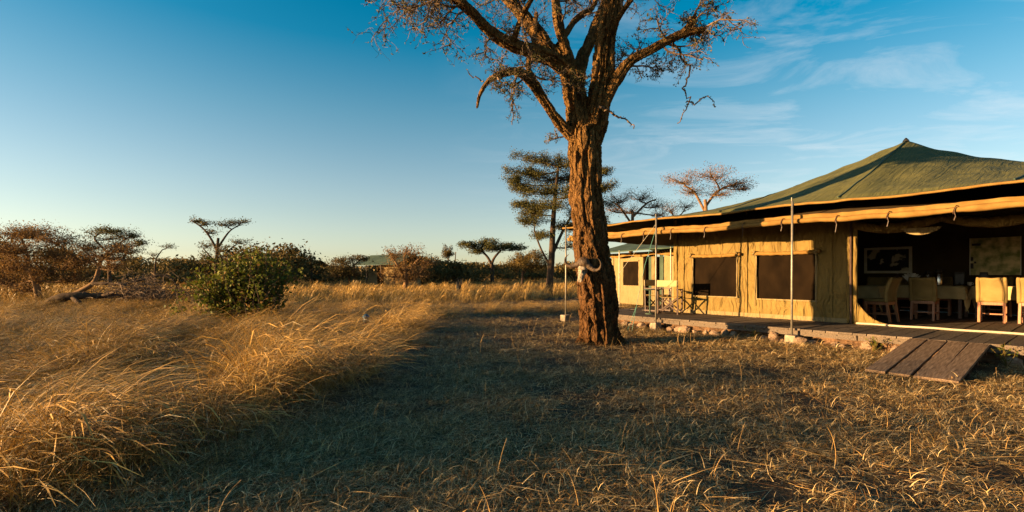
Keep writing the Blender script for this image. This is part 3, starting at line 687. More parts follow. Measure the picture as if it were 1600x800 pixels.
# ------------------------------------------------------------------ old acacia by the tent
TD = 9.2
TB = Vector((1.69, TD, 0))
def T(x, y, dd=0.0):                     # pixel on the tree's plane (depth offset dd) -> local to the tree
    p = P(x, y, TD+dd); return p-TB
def smooth_path(pts, n=6):
    """Catmull-Rom through (Vector, r)"""
    out = []
    for i in range(len(pts)-1):
        p0 = pts[max(i-1, 0)]; p1 = pts[i]; p2 = pts[i+1]; p3 = pts[min(i+2, len(pts)-1)]
        for k in range(n):
            t = k/n
            v = 0.5*((2*p1[0])+(p2[0]-p0[0])*t+(2*p0[0]-5*p1[0]+4*p2[0]-p3[0])*t*t+(-p0[0]+3*p1[0]-3*p2[0]+p3[0])*t**3)
            out.append((v, p1[1]+(p2[1]-p1[1])*t))
    out.append(pts[-1]); return out
S = TD/F
limbs_px = {
 'trunk': [(938,548,38,0),(938,530,34,0),(937,505,32,0),(934,470,31.5,0),(929,420,30,0),(922,370,28,0),(917,320,27,0),(914,270,26,0),(914,225,27,0),(913,200,24,0)],
 'rstem': [(918,235,22,0),(929,195,20,.02),(941,130,18.5,-.05),(945,75,18,-.1),(953,30,17,-.15),(962,-20,15,-.1),(972,-80,12,0),(975,-150,8,.2),(985,-230,4,.3)],
 'lstem': [(911,230,20,0),(903,190,19,.03),(897,145,18,.1),(890,112,17,.1)],
 'A': [(893,120,13,.1),(872,98,14,0),(845,84,13,-.1),(800,70,11,-.3),(765,50,9,-.5),(735,18,8,-.7),(705,-10,7,-.9),(665,-45,5,-1.1),(610,-75,3,-1.3)],
 'B': [(890,116,12,.1),(868,85,13,.3),(845,58,12,.5),(815,22,11,.8),(785,-10,9,1.1),(740,-60,7,1.5),(690,-110,4,1.8)],
 'C': [(893,110,10,.1),(884,75,9.5,.2),(873,40,8.5,.25),(868,0,7.5,.3),(858,-60,6,.3),(845,-140,4,.3),(830,-220,2,.2)],
 'D': [(903,130,12,.2),(909,95,12,.45),(922,65,11,.7),(936,30,10,1.0),(958,-20,8,1.4),(1000,-90,5,1.8),(1050,-150,3,2.0)],
 'E': [(937,185,10,-.05),(950,155,9,-.15),(964,125,9,-.25),(985,95,8,-.35),(1020,76,7.5,-.45),(1050,60,6.5,-.5),(1075,50,6,-.55),(1103,46,4,-.6)],
 'E2': [(1062,54,5,-.5),(1078,38,5,-.55),(1087,24,4,-.6)],
 'Fl': [(908,232,7,0),(892,212,10,-.05),(873,190,9.5,-.15),(852,160,8.5,-.3),(832,130,9,-.4),(818,116,8,-.45),(803,111,6,-.5),(780,117,5,-.6),(763,127,4.2,-.65),(750,147,3.5,-.7),(745,170,2,-.72)],
 'Gb': [(880,60,6,.4),(900,30,5.5,.9),(930,5,5,1.2),(915,-40,4,1.5)],
 'H': [(830,125,5,-.4),(825,100,5,-.1),(835,60,4.5,.2),(838,20,3.5,.5)],
 'I': [(800,70,5,-.3),(812,35,4.5,-.6),(825,8,4,-.9),(850,-30,3,-1.2)],
 'J': [(948,60,7,-.1),(962,35,5,-.3),(985,0,4.5,-.6),(1020,-40,3.5,-.9),(1060,-70,2.5,-1.2)],
}
limbs = {k: smooth_path([(T(x, y, dd), r*S) for (x, y, r, dd) in v], 5) for k, v in limbs_px.items()}
acacia = empty('acacia_tree', TB); tag(acacia, 'old acacia with deeply furrowed bark and bare forking limbs before the big tent', 'tree')
# continuous limb surface by voxel remesh, then furrowed along each limb
mb = MB()
for k, path in limbs.items():
    mb.tube([p for p, r in path], [r for p, r in path], 14)
mb.tube([T(900,548,-.1), T(925,525,0), T(935,480,0)], [.10,.22,.2], 10); mb.tube([T(982,546,.0), T(955,525,0), T(942,480,0)], [.08,.2,.2], 10)
mb.tube([T(940,556,-.35), T(937,525,-.1), T(936,480,0)], [.10,.22,.2], 10)
me0 = bpy.data.meshes.new('tmp'); me0.from_pydata(mb.v, [], mb.f); tmp = bpy.data.objects.new('tmp', me0); COL.objects.link(tmp)
md = tmp.modifiers.new('r', 'REMESH'); md.mode = 'VOXEL'; md.voxel_size = 0.016
sm = tmp.modifiers.new('s', 'SMOOTH'); sm.factor = 0.5; sm.iterations = 10
dg = bpy.context.evaluated_depsgraph_get(); tme = bpy.data.meshes.new_from_object(tmp.evaluated_get(dg)); tme.name = 'trunk'
bpy.data.objects.remove(tmp, do_unlink=True)
nv = len(tme.vertices); co = np.empty(nv*3, dtype=np.float32); tme.vertices.foreach_get('co', co); co = co.reshape(-1, 3)
no = np.empty(nv*3, dtype=np.float32); tme.vertices.foreach_get('normal', no); no = no.reshape(-1, 3)
# nearest limb sample gives the along-limb coordinate
sp = []; sa = []; sr = []; sdv = []
for li, (k, path) in enumerate(limbs.items()):
    acc = li*13.7
    for i, (p, r) in enumerate(path):
        if i: acc += (p-path[i-1][0]).length
        d = path[min(i+1, len(path)-1)][0]-path[max(i-1, 0)][0]; d.normalize()
        sp.append(p[:]); sa.append(acc); sr.append(r); sdv.append(d[:])
sp = np.array(sp); sa = np.array(sa); sr = np.array(sr); sdv = np.array(sdv)
best = np.empty(nv, dtype=int)
for c0 in range(0, nv, 4000):
    d2 = np.linalg.norm(co[c0:c0+4000, None, :]-sp[None], axis=2)/(sr[None]+0.02); best[c0:c0+4000] = d2.argmin(1)
ax = sa[best]+((co-sp[best])*sdv[best]).sum(1)
rad = sr[best]
out = co.copy()
for i in range(nv):
    q = no[i]; r = rad[i]; s = min(1.0, r/0.22)
    # plates run along the limb: coordinates = normal direction (around), stretched along
    f = 3.1*max(0.5, s)
    wv = Vector((q[0]*f, q[1]*f, q[2]*f*0.5+ax[i]*0.95)); wv += Vector((0.5, 0.3, 0))*noise.noise(Vector((co[i][0]*3, co[i][1]*3, co[i][2]*2.2)))
    n1 = noise.noise(wv); n2 = noise.noise(Vector((q[0]*f*2.1, q[1]*f*2.3, ax[i]*2.2+q[2]*1.5)))
    rid = (1-min(1, abs(n1)*3.4))
    n3 = noise.noise(Vector((q[0]*f*2.4+7, q[1]*f*2.4, ax[i]*1.9+q[2])))
    h = -0.085*s**1.2*rid**1.2+0.03*s*n2-0.035*s**1.2*max(0, 1-abs(n3)*3.2)+0.010*noise.noise(Vector(co[i].tolist())*22)*max(.35, s)
    h += 0.03*s*noise.noise(Vector(co[i].tolist())*2.0)
    out[i] = co[i]+q*h
tme.vertices.foreach_set('co', out.ravel()); tme.update()
tme.polygons.foreach_set('use_smooth', np.ones(len(tme.polygons), dtype=bool))
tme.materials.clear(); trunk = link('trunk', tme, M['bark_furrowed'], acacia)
# twigs
tw = MB(); tips = []
rt = random.Random(11)
def grow(p, d, ln, r, lvl, droop=0.0):
    n = 5 if lvl < 2 else 4
    pts = [p.copy()]; st = ln/n; d = d.normalized()
    kids = []
    for i in range(n):
        d = (d+Vector((rt.gauss(0, .28), rt.gauss(0, .28), rt.gauss(0, .24)-droop))).normalized()
        pts.append(pts[-1]+d*st)
        if lvl < 3: kids.append((pts[-1].copy(), d.copy(), i))
    tw.tube(pts, [max(0.0022, r*(1-0.75*i/n)) for i in range(n+1)], 5 if lvl == 0 else (4 if lvl == 1 else 3), cap=False)
    if lvl >= 2:
        for i in range(n): tips.append((pts[i]+pts[i+1])*0.5)
    for (q, dd, i) in kids:
        for rep in range((1, 1, 1)[lvl]+(rt.random() < (.35, .5, .0)[lvl])):
            if lvl == 2 and rt.random() < .35: continue
            sd = Vector((rt.gauss(0, 1), rt.gauss(0, 1), rt.gauss(0.1, .8))).normalized()
            nd = (dd*0.75+sd*0.9).normalized()
            grow(q, nd, ln*rt.uniform(.38, .62), max(0.0025, r*0.5), lvl+1, droop)
def spawn(limb, t0, t1, n, ln, bias=(0, 0, 0), droop=0.0):
    path = limbs[limb]
    for _ in range(n):
        i = int((t0+(t1-t0)*rt.random())*(len(path)-1)); p, r = path[i]
        d = path[min(i+1, len(path)-1)][0]-path[max(i-1, 0)][0]; d.normalize()
        sd = Vector((rt.gauss(0, 1), rt.gauss(0, 1), rt.gauss(0, 1))); sd -= d*sd.dot(d)*0.6
        nd = (sd.normalized()+d*0.5+Vector(bias)).normalized()
        grow(p+sd.normalized()*r*0.6, nd, ln*rt.uniform(.6, 1.25), min(0.022, r*0.5), 0, droop)
spawn('A', .45, 1.0, 11, .95, (-.2, 0, 0), 0.04); spawn('A', .7, .95, 7, .95, (-.5, 0, -.15), .06)
spawn('B', .4, 1.0, 8, .9, (-.2, .2, 0)); spawn('C', .3, 1.0, 4, .8); spawn('D', .5, 1.0, 5, .9, (.5, .2, 0))
spawn('E', .35, 1.0, 9, .75, (.25, 0, -.25), 0.07); spawn('E2', .3, 1.0, 3, .5, (.3, 0, .4)); spawn('Fl', .45, .75, 4, .6, (.0, .2, -.3), .08)
spawn('Gb', .2, 1.0, 4, .8); spawn('H', .2, 1.0, 5, .75, (-.3, 0, 0)); spawn('I', .2, 1.0, 4, .8); spawn('J', .3, 1.0, 6, .8, (.5, 0, 0))
spawn('rstem', .55, 1.0, 6, .9, (.4, 0, 0)); spawn('lstem', .2, .9, 2, .5, (-.6, -.4, 0))
# single hanging twigs seen against the sky
for pts, r in (([(938,168),(952,174),(965,182),(985,190),(990,203)], 2.2), ([(806,113),(803,140),(800,160),(802,175),(800,195)], 1.8), ([(1048,62),(1066,88),(1076,118),(1068,138),(1076,160),(1060,192)], 2.2), ([(1074,156),(1088,160),(1105,150),(1120,165)], 1.5), ([(755,127),(735,116),(730,108)], 1.2)):
    vs_ = [p+Vector((rt.gauss(0, .015), rt.gauss(0, .05), rt.gauss(0, .015))) for p, _ in smooth_path([(T(x, y, -.3), 0) for x, y in pts], 5)]; tw.tube(vs_, [r*S*(1-.75*i/len(vs_)) for i in range(len(vs_))], 4, cap=False)
    for i in range(len(vs_)-1):
        for q in np.linspace(0, 1, 5): tips.append(vs_[i].lerp(vs_[i+1], q)+Vector((0, 0, rt.gauss(0, .012))))
tw.build('branches', M['twig'], acacia)
rng = np.random.default_rng(5)
tp = np.array([t[:] for t in tips])
tp = tp[rng.random(len(tp)) < 0.20]
print('acacia tips', len(tp), 'trunk verts', nv, 'twig faces', len(tw.f))
C = np.repeat(tp, 2, axis=0)+rng.normal(0, 0.012, (len(tp)*2, 3))
link('leaves', leaf_mesh('leaves', C, 0.019, rng, 0.0, 0.5), M['leaf_acacia'], acacia)['kind'] = 'stuff'

# buffalo skull on the trunk
SK = P(911, 420, TD-0.33-0.02)
skull = empty('buffalo_skull', SK); tag(skull, 'weathered buffalo skull with curved dark horns hung on the furrowed trunk', 'skull')
skull.scale = (0.78, 0.78, 0.78); skull.rotation_euler = (0.12, 0.16, -0.40); 
mb = MB()                                   # bone face hanging down, muzzle lowest and out from the trunk
prof = [(0.02, 0.10, 0.10, 0.10), (0.0, 0.115, 0.11, 0.03), (-0.02, 0.12, 0.105, -0.03), (-0.05, 0.108, 0.09, -0.08), (-0.085, 0.072, 0.07, -0.15), (-0.12, 0.06, 0.055, -0.22), (-0.14, 0.062, 0.05, -0.27), (-0.145, 0.03, 0.03, -0.30)]
def face(u, v):
    f = v*(len(prof)-1); i = min(int(f), len(prof)-2); t = f-i
    y, rx, ry, z = [prof[i][k]+(prof[i+1][k]-prof[i][k])*t for k in range(4)]
    a = 2*math.pi*u; c, s = math.cos(a), math.sin(a)
    k = 1.0
    if abs(abs(c)-0.75) < 0.33 and s < 0.1 and 0.27 < v < 0.45: k = 0.45          # eye sockets
    if abs(c) < 0.6 and s < -0.4 and v > 0.74: k = 0.45                          # nasal opening
    return (rx*math.copysign(abs(c)**.85, c)*k, y+ry*math.copysign(abs(s)**.85, s)*k, z)
mb.grid(28, 22, face); mb.build('bone', M['bone'], skull, smooth=True)
mb = MB(); mb.grid(20, 12, lambda u, v: (0.15*math.cos(2*math.pi*u)*math.sin(math.pi*v), -0.02+0.11*math.sin(2*math.pi*u)*math.sin(math.pi*v), 0.15-0.125*math.cos(math.pi*v)+0.012*noise.noise(Vector((u*9, v*9, 0)))))
mb.build('boss', M['horn'], skull, smooth=True)
for sx in (-1, 1):
    hp = smooth_path([(Vector((sx*0.06, -0.03, 0.14)), 0.08), (Vector((sx*0.18, -0.03, 0.06)), 0.062), (Vector((sx*0.29, -0.05, 0.02)), 0.046), (Vector((sx*0.395, -0.07, 0.06)), 0.034), (Vector((sx*0.43, -0.09, 0.16)), 0.023), (Vector((sx*0.40, -0.11, 0.25)), 0.013), (Vector((sx*0.345, -0.12, 0.30)), 0.004)], 5)
    mb = MB(); mb.tube([p for p, r in hp], [r*(1+0.06*math.sin(i*2.1)) for i, (p, r) in enumerate(hp)], 12); mb.build('horn', M['horn'], skull, smooth=True)

# ------------------------------------------------------------------ background trees
def pad_tree(name, label, cat, bx, D, trunk_px, pads, leafm, barkm, n=2500, leaf=0.07, flat=0.5, seed=0, group=None, twigs=14, dead=False, mother=True, spread=0.75):
    rr = random.Random(seed*31+5); rg = np.random.default_rng(seed+100)
    base = Vector(((bx-CX)/F*D, D, 0)); s = D/F
    t = empty(name, base); tag(t, label, cat, group)
    def loc(x, y, dd=0.0): return Vector(((x-bx)*s, dd, CAMH+(HY-y)*s))
    mb = MB(); tb = MB()
    stems = trunk_px if isinstance(trunk_px[0], list) else [trunk_px]
    nodes = []
    for st in stems:
        dd0 = rr.uniform(-.3, .3)
        pth = [(loc(x, y, dd0*i/len(st)), r*s) for i, (x, y, r) in enumerate(st)]
        if st is stems[0]:
            pth = [(Vector((pth[0][0].x, 0, -0.1)), pth[0][1]*1.35)]+pth
        pth = smooth_path(pth, 4)
        mb.tube([p for p, r in pth], [r*.72 for p, r in pth], 8); nodes += pth[len(pth)//3:]
    leaves = []
    for (cx, cy, rx, ry, w) in pads:
        dd = rr.uniform(-1, 1)*rx*s*0.5
        c = loc(cx, cy, dd); RX, RZ = rx*s, ry*s
        # attach: the trunk node below the pad and nearest
        cand = [(p, r) for p, r in nodes if p.z < c.z-0.2*RZ] or nodes
        p0, r0 = min(cand, key=lambda q: (q[0]-c).length+0.35*abs(q[0].z-c.z))
        root = c+Vector((0, 0, -RZ*0.7))
        r1 = min(r0*0.6, 0.016*(RX+RZ)+0.02)
        mid = p0.lerp(root, 0.5)+Vector((rr.gauss(0, .08)*RX, rr.gauss(0, .08)*RX, -0.10*(root-p0).length*rr.random()))
        bp = smooth_path([(p0, r1*1.2), (mid, r1), (root, r1*0.7)], 5)
        mb.tube([p for p, r in bp], [r for p, r in bp], 6, cap=False)
        tg = []
        for k in range(twigs):
            a = rr.uniform(0, 2*math.pi); q = math.sqrt(rr.random())
            tz = rr.uniform(-.9, 1.15)*(1-0.35*q*q)+rr.gauss(0, .15); q *= rr.uniform(.85, 1.15)
            e = c+Vector((math.cos(a)*q*RX, math.sin(a)*q*RX*spread, tz*RZ))
            b0 = bp[rr.randint(len(bp)//2, len(bp)-1)][0]
            m1 = b0.lerp(e, .5)+Vector((rr.gauss(0, .08)*RX, rr.gauss(0, .08)*RX, -abs(rr.gauss(0, .15))*RZ))
            path = smooth_path([(b0, r1*.45), (m1, r1*.3), (e, max(.006, r1*.10))], 3)
            tb.tube([p for p, r in path], [r for p, r in path], 4, cap=False)
            tg.append(e); tg.append(m1.lerp(e, .5))
            for j in range(6 if dead else 3):
                q0 = path[rr.randint(2, len(path)-1)][0]
                q1 = q0+Vector((rr.gauss(0, .22)*RX, rr.gauss(0, .22)*RX*spread, rr.gauss(.05, .35)*RZ))
                qm = q0.lerp(q1, .5)+Vector((rr.gauss(0, .05)*RX, 0, rr.gauss(0, .1)*RZ))
                tb.tube([q0, qm, q1], [max(.005, r1*.16), max(.005, r1*.12), .004], 3, cap=False); tg.append(q1)
        k = int(n*w*0.62)
        if k:
            ctr = np.array([g[:] for g in tg]); pick = ctr[rg.integers(0, len(ctr), k)]
            leaves.append(pick+rg.normal(0, 1, (k, 3))*np.array([RX*.09+.05, RX*.09+.05, RZ*.28+.04]))
    mb.build('trunk', barkm, t, smooth=True); tb.build('branches', M['twig'] if barkm is not M['twig_brown'] else barkm, t)
    if leaves:
        C = np.concatenate(leaves); o = link('crown', leaf_mesh('crown', C, leaf*.66, rg, flat*.6), leafm, t); o['kind'] = 'stuff'
    return t

BD = M['bark_dark']
# tall acacia behind the trunk
pad_tree('acacia_tree', 'tall layered acacia in the lit grass behind the skull trunk', 'tree', 858, 31, [[(858,452,8),(862,400,7),(864,350,5.5),(868,300,4),(872,262,2.5)], [(862,400,4),(880,360,3),(898,330,2)], [(863,420,3),(846,390,2),(835,360,1.5)]],
  [(840,245,32,7,1),(880,250,34,8,1),(815,266,26,6,.9),(858,272,40,8,1.2),(905,270,28,8,1),(812,292,24,6,.8),(850,298,38,8,1.1),(900,300,36,9,1.1),(815,318,22,5,.7),(862,322,40,8,1.1),(910,330,30,8,1),(838,342,28,6,.8),(885,350,30,7,.8),(850,366,24,5,.5),(928,345,22,8,.8),(905,375,25,8,.8),(940,268,18,6,.8),(944,292,20,7,.8),(938,318,22,7,.8),(800,280,16,5,.6),(830,330,22,6,.7)], M['leaf_acacia'], M['bark_dark'], 6500, 0.062, 0.45, 1, twigs=14)
# two bare flat-topped trees over the small tent and the tent roof
pad_tree('bare_tree', 'leafless flat-topped thorn tree behind the green roof slope', 'tree', 1105, 36, [[(1105,430,6),(1104,380,5),(1102,330,4),(1100,312,3.5)], [(1101,330,3),(1085,300,2.5),(1070,290,2)], [(1101,325,3),(1120,300,2.5),(1140,290,2)]],
  [(1065,280,30,9,1),(1105,274,36,9,1.2),(1145,286,34,8,1.1),(1085,295,30,8,.8),(1125,300,26,7,.7),(1165,292,18,6,.6)], M['leaf_dry'], M['twig_brown'], 1500, 0.06, 0.3, 2, twigs=24, dead=True)
pad_tree('bare_tree', 'leafless round-headed thorn tree rising over the small tent', 'tree', 985, 33, [[(985,430,5),(986,380,4.5),(988,345,3.5),(988,330,3)], [(987,350,2.5),(970,325,2),(958,315,1.5)], [(988,340,2.5),(1010,318,2),(1025,312,1.5)]],
  [(970,310,24,9,1),(1000,305,28,9,1),(1025,318,22,9,.8),(955,325,20,9,.7),(985,325,30,10,.9),(1040,330,20,10,.7)], M['leaf_dry'], M['twig_brown'], 800, 0.05, 0.3, 3, twigs=24, dead=True)
pad_tree('bare_tree', 'low leafless thorn bush beside the green roof edge', 'bush', 1050, 34, [(1050,430,4),(1052,370,3),(1058,340,2)],
  [(1050,322,20,9,.8),(1070,318,22,8,.8),(1045,340,22,10,.6)], M['leaf_dry'], M['twig_brown'], 500, 0.05, 0.3, 4, twigs=18, dead=True)
# umbrella acacia on the plain
pad_tree('umbrella_acacia', 'flat-crowned umbrella acacia with forked trunk standing out on the plain', 'tree', 769, 62, [[(769,436,4.2),(769,420,4),(768,412,4)], [(768,413,3.2),(762,402,2.6),(754,393,2)], [(768,413,3.2),(773,402,2.6),(783,391,2)]],
  [(765,377,24,4,1),(740,383,24,4.5,1),(795,383,22,4.5,1),(748,392,22,4,.8),(780,388,24,4,.9),(812,387,12,3,.5),(728,381,14,3,.6),(768,384,30,4,1)], M['leaf_acacia'], BD, 2600, 0.12, 0.5, 5, twigs=10)
pad_tree('small_tree', 'slim round-topped tree rising above the far bushes', 'tree', 700, 68, [(699,436,2),(700,412,1.4),(701,402,1)], [(700,390,8,6,1),(697,398,7,4,.7),(704,396,7,4,.7)], M['leaf_far'], BD, 1300, 0.12, 0.3, 6, twigs=8)
o = pad_tree('dead_trunk', 'bare upright dead stem among the far bushes', 'tree', 711, 66, [(711,436,1.4),(711,410,1.1),(712,394,.9)], [(711,394,1.6,1.4,.1)], M['leaf_far'], BD, 200, 0.1, 0.3, 7, twigs=3)
pad_tree('dark_tree', 'dense dark domed tree left of the tall layered acacia', 'tree', 818, 44, [[(816,442,3),(817,425,2.6),(820,412,2)], [(817,428,1.8),(830,412,1.5),(838,405,1)]],
  [(815,402,18,7,1),(835,398,18,8,1),(822,412,24,8,1),(845,412,14,8,.8),(806,413,12,6,.6)], M['leaf_far'], BD, 2200, 0.10, 0.2, 8, twigs=9)
pad_tree('thorn_bush', 'bare sprawling thorn bush with tangled stems before the far tent', 'bush', 636, 36, [[(634,452,6),(635,435,5),(634,420,3)], [(635,440,4),(622,415,2.5),(612,400,1.5)], [(635,438,4),(648,412,2.5),(662,400,1.5)], [(634,430,3),(632,400,2),(638,385,1)]],
  [(620,396,22,9,.8),(645,392,22,9,.7),(632,415,34,14,1.6),(612,425,22,12,1),(655,420,26,14,1.2),(634,432,30,10,1),(672,408,18,6,.4)], M['leaf_dry'], M['twig_brown'], 1300, 0.075, 0.1, 9, twigs=22, dead=True)
pad_tree('thorn_tree', 'scrubby flat-topped thorn tree hiding the end of the far tent', 'tree', 545, 46, [[(545,446,3),(546,430,2.5),(545,415,2)], [(546,425,2),(560,408,1.4),(575,402,1)]],
  [(535,407,18,5,.8),(560,402,20,5,.8),(545,416,30,8,1.2),(525,425,20,9,1),(560,425,22,8,1)], M['leaf_far'], BD, 1600, 0.10, 0.25, 10, twigs=12)
pad_tree('small_tree', 'little flat-topped tree in front of the farthest tent', 'tree', 487, 56, [(487,442,1.8),(487,420,1.4),(486,408,1)], [(486,403,8,3,.7),(497,410,10,4,.8),(484,414,12,5,.8)], M['leaf_far'], BD, 900, 0.10, 0.3, 11, twigs=8)
# acacia over the green bush
pad_tree('acacia_tree', 'straggly acacia with a split flat crown behind the leafy green bush', 'tree', 340, 27, [[(340,455,5),(339,420,4.2),(341,390,3.2),(343,372,2.6)], [(341,395,2.6),(330,372,2.2),(318,356,1.8),(302,345,1.2)], [(342,385,2.4),(352,368,1.9),(360,358,1.4),(372,351,1)], [(340,410,2),(358,392,1.5),(372,382,1)], [(340,415,2),(325,398,1.5),(315,388,1)]],
  [(304,344,16,3,.8),(322,349,12,3,.5),(352,349,18,4,.9),(375,346,22,3.5,1),(335,362,16,5,.4),(322,382,16,5,.5),(372,377,22,4,.6),(350,388,20,8,.6),(318,402,18,10,.9),(355,405,26,10,.9),(388,400,16,8,.6)], M['leaf_acacia'], BD, 750, 0.06, 0.5, 12, twigs=12, dead=True)
pad_tree('small_acacia', 'young acacia with one flat tuft leaning on the sky', 'tree', 242, 40, [[(241,440,2),(242,415,1.6),(244,402,1.3),(252,390,1)], [(243,405,1.1),(236,398,.8)]], [(258,384,14,2.5,.9),(240,397,12,3,.5),(248,404,14,4,.4)], M['leaf_acacia'], BD, 600, 0.06, 0.4, 13, twigs=10)
# thorn trees of the left edge
pad_tree('thorn_tree', 'brown thorny bushy tree at the field edge beside the fallen trunk', 'tree', 60, 22, [[(62,478,7),(58,450,6),(50,425,5),(42,405,4)], [(52,430,4),(30,412,3),(5,395,2.2),(-30,390,1.5)], [(44,408,3),(42,390,2.4),(36,370,1.6)], [(58,440,3),(80,415,2.2),(100,395,1.5)]],
  [(20,362,40,9,1),(60,364,40,10,1),(100,372,36,10,1),(0,385,34,12,.9),(45,388,44,12,1),(95,395,34,12,1),(20,412,40,14,1.1),(70,418,36,14,1),(-20,430,40,18,1),(30,445,34,14,1),(-40,375,30,12,1),(110,430,30,12,.8),(130,410,26,12,.8)], M['leaf_dry'], M['twig_brown'], 2600, 0.05, 0.2, 14, twigs=38, dead=True)
pad_tree('thorn_tree', 'flat-topped dark green acacia rising behind the brown thorn thicket', 'tree', 172, 38, [[(172,448,4),(172,420,3.4),(170,392,2.6)], [(171,400,2.4),(190,378,1.8),(205,370,1.2)], [(171,398,2.4),(150,375,1.8)]],
  [(150,358,32,4,1),(185,360,34,5,1.1),(205,367,16,3,.6),(225,378,18,4,.7),(165,368,36,5,.8),(205,392,22,5,.5)], M['leaf_acacia'], BD, 1500, 0.08, 0.5, 15, twigs=14)
pad_tree('thorn_tree', 'sunlit orange-brown thorn tree leaning up from the fallen trunk', 'tree', 118, 21.5, [[(100,468,6),(125,455,5.5),(145,442,5),(152,425,4.5),(155,405,3.4)], [(154,412,3),(168,395,2.2),(180,380,1.4)], [(154,415,3),(140,398,2),(128,385,1.3)]],
  [(140,382,28,9,1),(175,380,28,9,1),(155,395,36,10,1),(190,400,26,10,.8),(205,388,22,7,.5),(125,402,24,10,.8),(185,415,22,8,.6)], M['leaf_dry'], M['twig_brown'], 1500, 0.045, 0.2, 16, twigs=28, dead=True)
# fallen trunk and brush heap
D = 19.5; base = Vector(((150-CX)/F*D, D, 0)); t = empty('fallen_tree', base); tag(t, 'dark fallen tree trunk with a heap of tangled dead branches', 'fallen tree')
def FL(x, y, dd=0.0): return P(x, y, D+dd)-base
mb = MB()
for st in ([(66,486,13,0),(85,470,12,0),(110,463,10,0),(150,462,8.5,.2),(185,463,7,.3),(225,462,5,.4)], [(160,462,5,.2),(178,456,4,0),(195,445,3,-.2)], [(112,464,6,0),(122,472,5,-.3),(130,480,4,-.4)], [(145,443,4,.1),(165,443,3.5,0),(190,444,3,0),(230,435,2.4,.2),(255,430,1.8,.3),(272,440,1.4,.3),(280,460,1,.3)], [(70,470,8,0),(72,480,8,0),(68,492,7,0)]):
    pth = smooth_path([(FL(x, y, dd), r*D/F) for x, y, r, dd in st], 5); mb.tube([p for p, r in pth], [r*.62*(1+.35*noise.noise(p*2.5)+.25*noise.noise(p*7)) for p, r in pth], 9)
mb.build('trunk', BD, t, smooth=True)
mb = MB(); rr = random.Random(3)
for k in range(900):
    x = rr.gauss(228, 30); y = 466-abs(rr.gauss(0, 15)); a = FL(x, y, rr.gauss(0, .7)); a.z = max(.05, a.z)
    b = a+Vector((rr.gauss(0, .4), rr.gauss(0, .3), rr.gauss(-.05, .22))); b.z = max(0.03, b.z); m_ = a.lerp(b, .5)+Vector((rr.gauss(0, .06), rr.gauss(0, .06), rr.gauss(0.06, .06)))
    r = rr.uniform(.005, .014); mb.tube([a, m_, b], [r, r*.8, r*.4], 3, cap=False)
o = mb.build('dead_branches', M['twig'], t); o['kind'] = 'stuff'

# leafy green bush
D = 13.9; bx = 380; s = D/F; base = Vector(((bx-CX)/F*D, D, 0)); t = empty('leafy_bush', base); tag(t, 'broad green leafy bush in the tall grass', 'bush')
rr = random.Random(21); rg = np.random.default_rng(8); mb = MB(); C = []
def BL(x, y, dd): return Vector(((x-bx)*s, dd, CAMH+(HY-y)*s))
for k in range(165):
    x0 = rr.gauss(378, 30); topx = x0+rr.gauss(0, 34); topx = 378+max(-84, min(80, topx-378))*rr.uniform(.8, 1.05)
    outl = k % 8 == 0
    env = (-14 if outl else 0)+398+26*abs((topx-405)/70)**1.6+16*max(0, 1-abs(topx-352)/18)-9*max(0, 1-abs(topx-318)/14)+rr.uniform(-8, 52)*rr.random()**.6
    a = Vector(((x0-bx)*s*.6, rr.gauss(0, .35), -0.03)); e = BL(topx, env, rr.gauss(0, .65))
    mid = a.lerp(e, .5)+Vector((rr.gauss(0, .15), rr.gauss(0, .15), rr.gauss(0, .1)))
    pth = smooth_path([(a, .016), (mid, .011), (e, .004)], 6); mb.tube([p for p, r in pth], [r for p, r in pth], 4, cap=False)
    for p, r in pth[3:]:
        for q in range(rr.randint(1, 3) if outl else rr.randint(5, 10)): C.append((p.x+rr.gauss(0, .10), p.y+rr.gauss(0, .10), p.z+rr.gauss(0, .08)))
mb.build('stems', M['twig'], t)
C = np.array(C); C = C[C[:, 2] > .1]; dz = rg.random(len(C))
o = link('crown', leaf_mesh('crown', C[dz < .6], 0.05, rg, 0.1, 0.75), M['leaf_green'], t); o['kind'] = 'stuff'
o = link('withered_leaves', leaf_mesh('withered_leaves', C[dz > .86], 0.045, rg, 0.1, 0.6), M['leaf_dry'], t); o['kind'] = 'stuff'

# far belt of bushes along the horizon: shared kinds, each its own object
protos = []
def far_bush(seed, wide, high):
    rr = random.Random(seed); rg = np.random.default_rng(seed); C = []; mb = MB()
    for k in range(9):
        cx, cy = rr.gauss(0, wide*.34), rr.gauss(0, wide*.3); cz = high*rr.uniform(.35, .9)
        mb.tube([(cx*.3, cy*.3, -.1), (cx*.6, cy*.6, cz*.5), (cx, cy, cz)], [.09, .06, .02], 5, cap=False)
        nn = 330; C.append(rg.normal(0, 1, (nn, 3))*np.array([wide*.17, wide*.17, high*.11])+np.array([cx, cy, cz]))
    C = np.concatenate(C); C = C[C[:, 2] > .05]
    me = bpy.data.meshes.new('trunk'); me.from_pydata(mb.v, [], mb.f)
    return me, leaf_mesh('crown', C, 0.16, rg, 0.15)
fb = [far_bush(40+i, w, h) for i, (w, h) in enumerate(((4.5, 2.6), (6, 3.4), (3.6, 2.2), (5, 4.2), (7, 2.8)))]
for me, lm in fb: me.materials.append(BD); lm.materials.append(M['leaf_far'])
rr = random.Random(77)
spots = []
for i in range(46):
    x = 120+i*17.6+rr.uniform(-7, 7)
    if 745 < x < 792 and rr.random() < .6: continue
    spots.append((x, rr.uniform(75, 125)))
for i in range(26): spots.append((10+i*36+rr.uniform(-14, 14), rr.uniform(140, 230)))
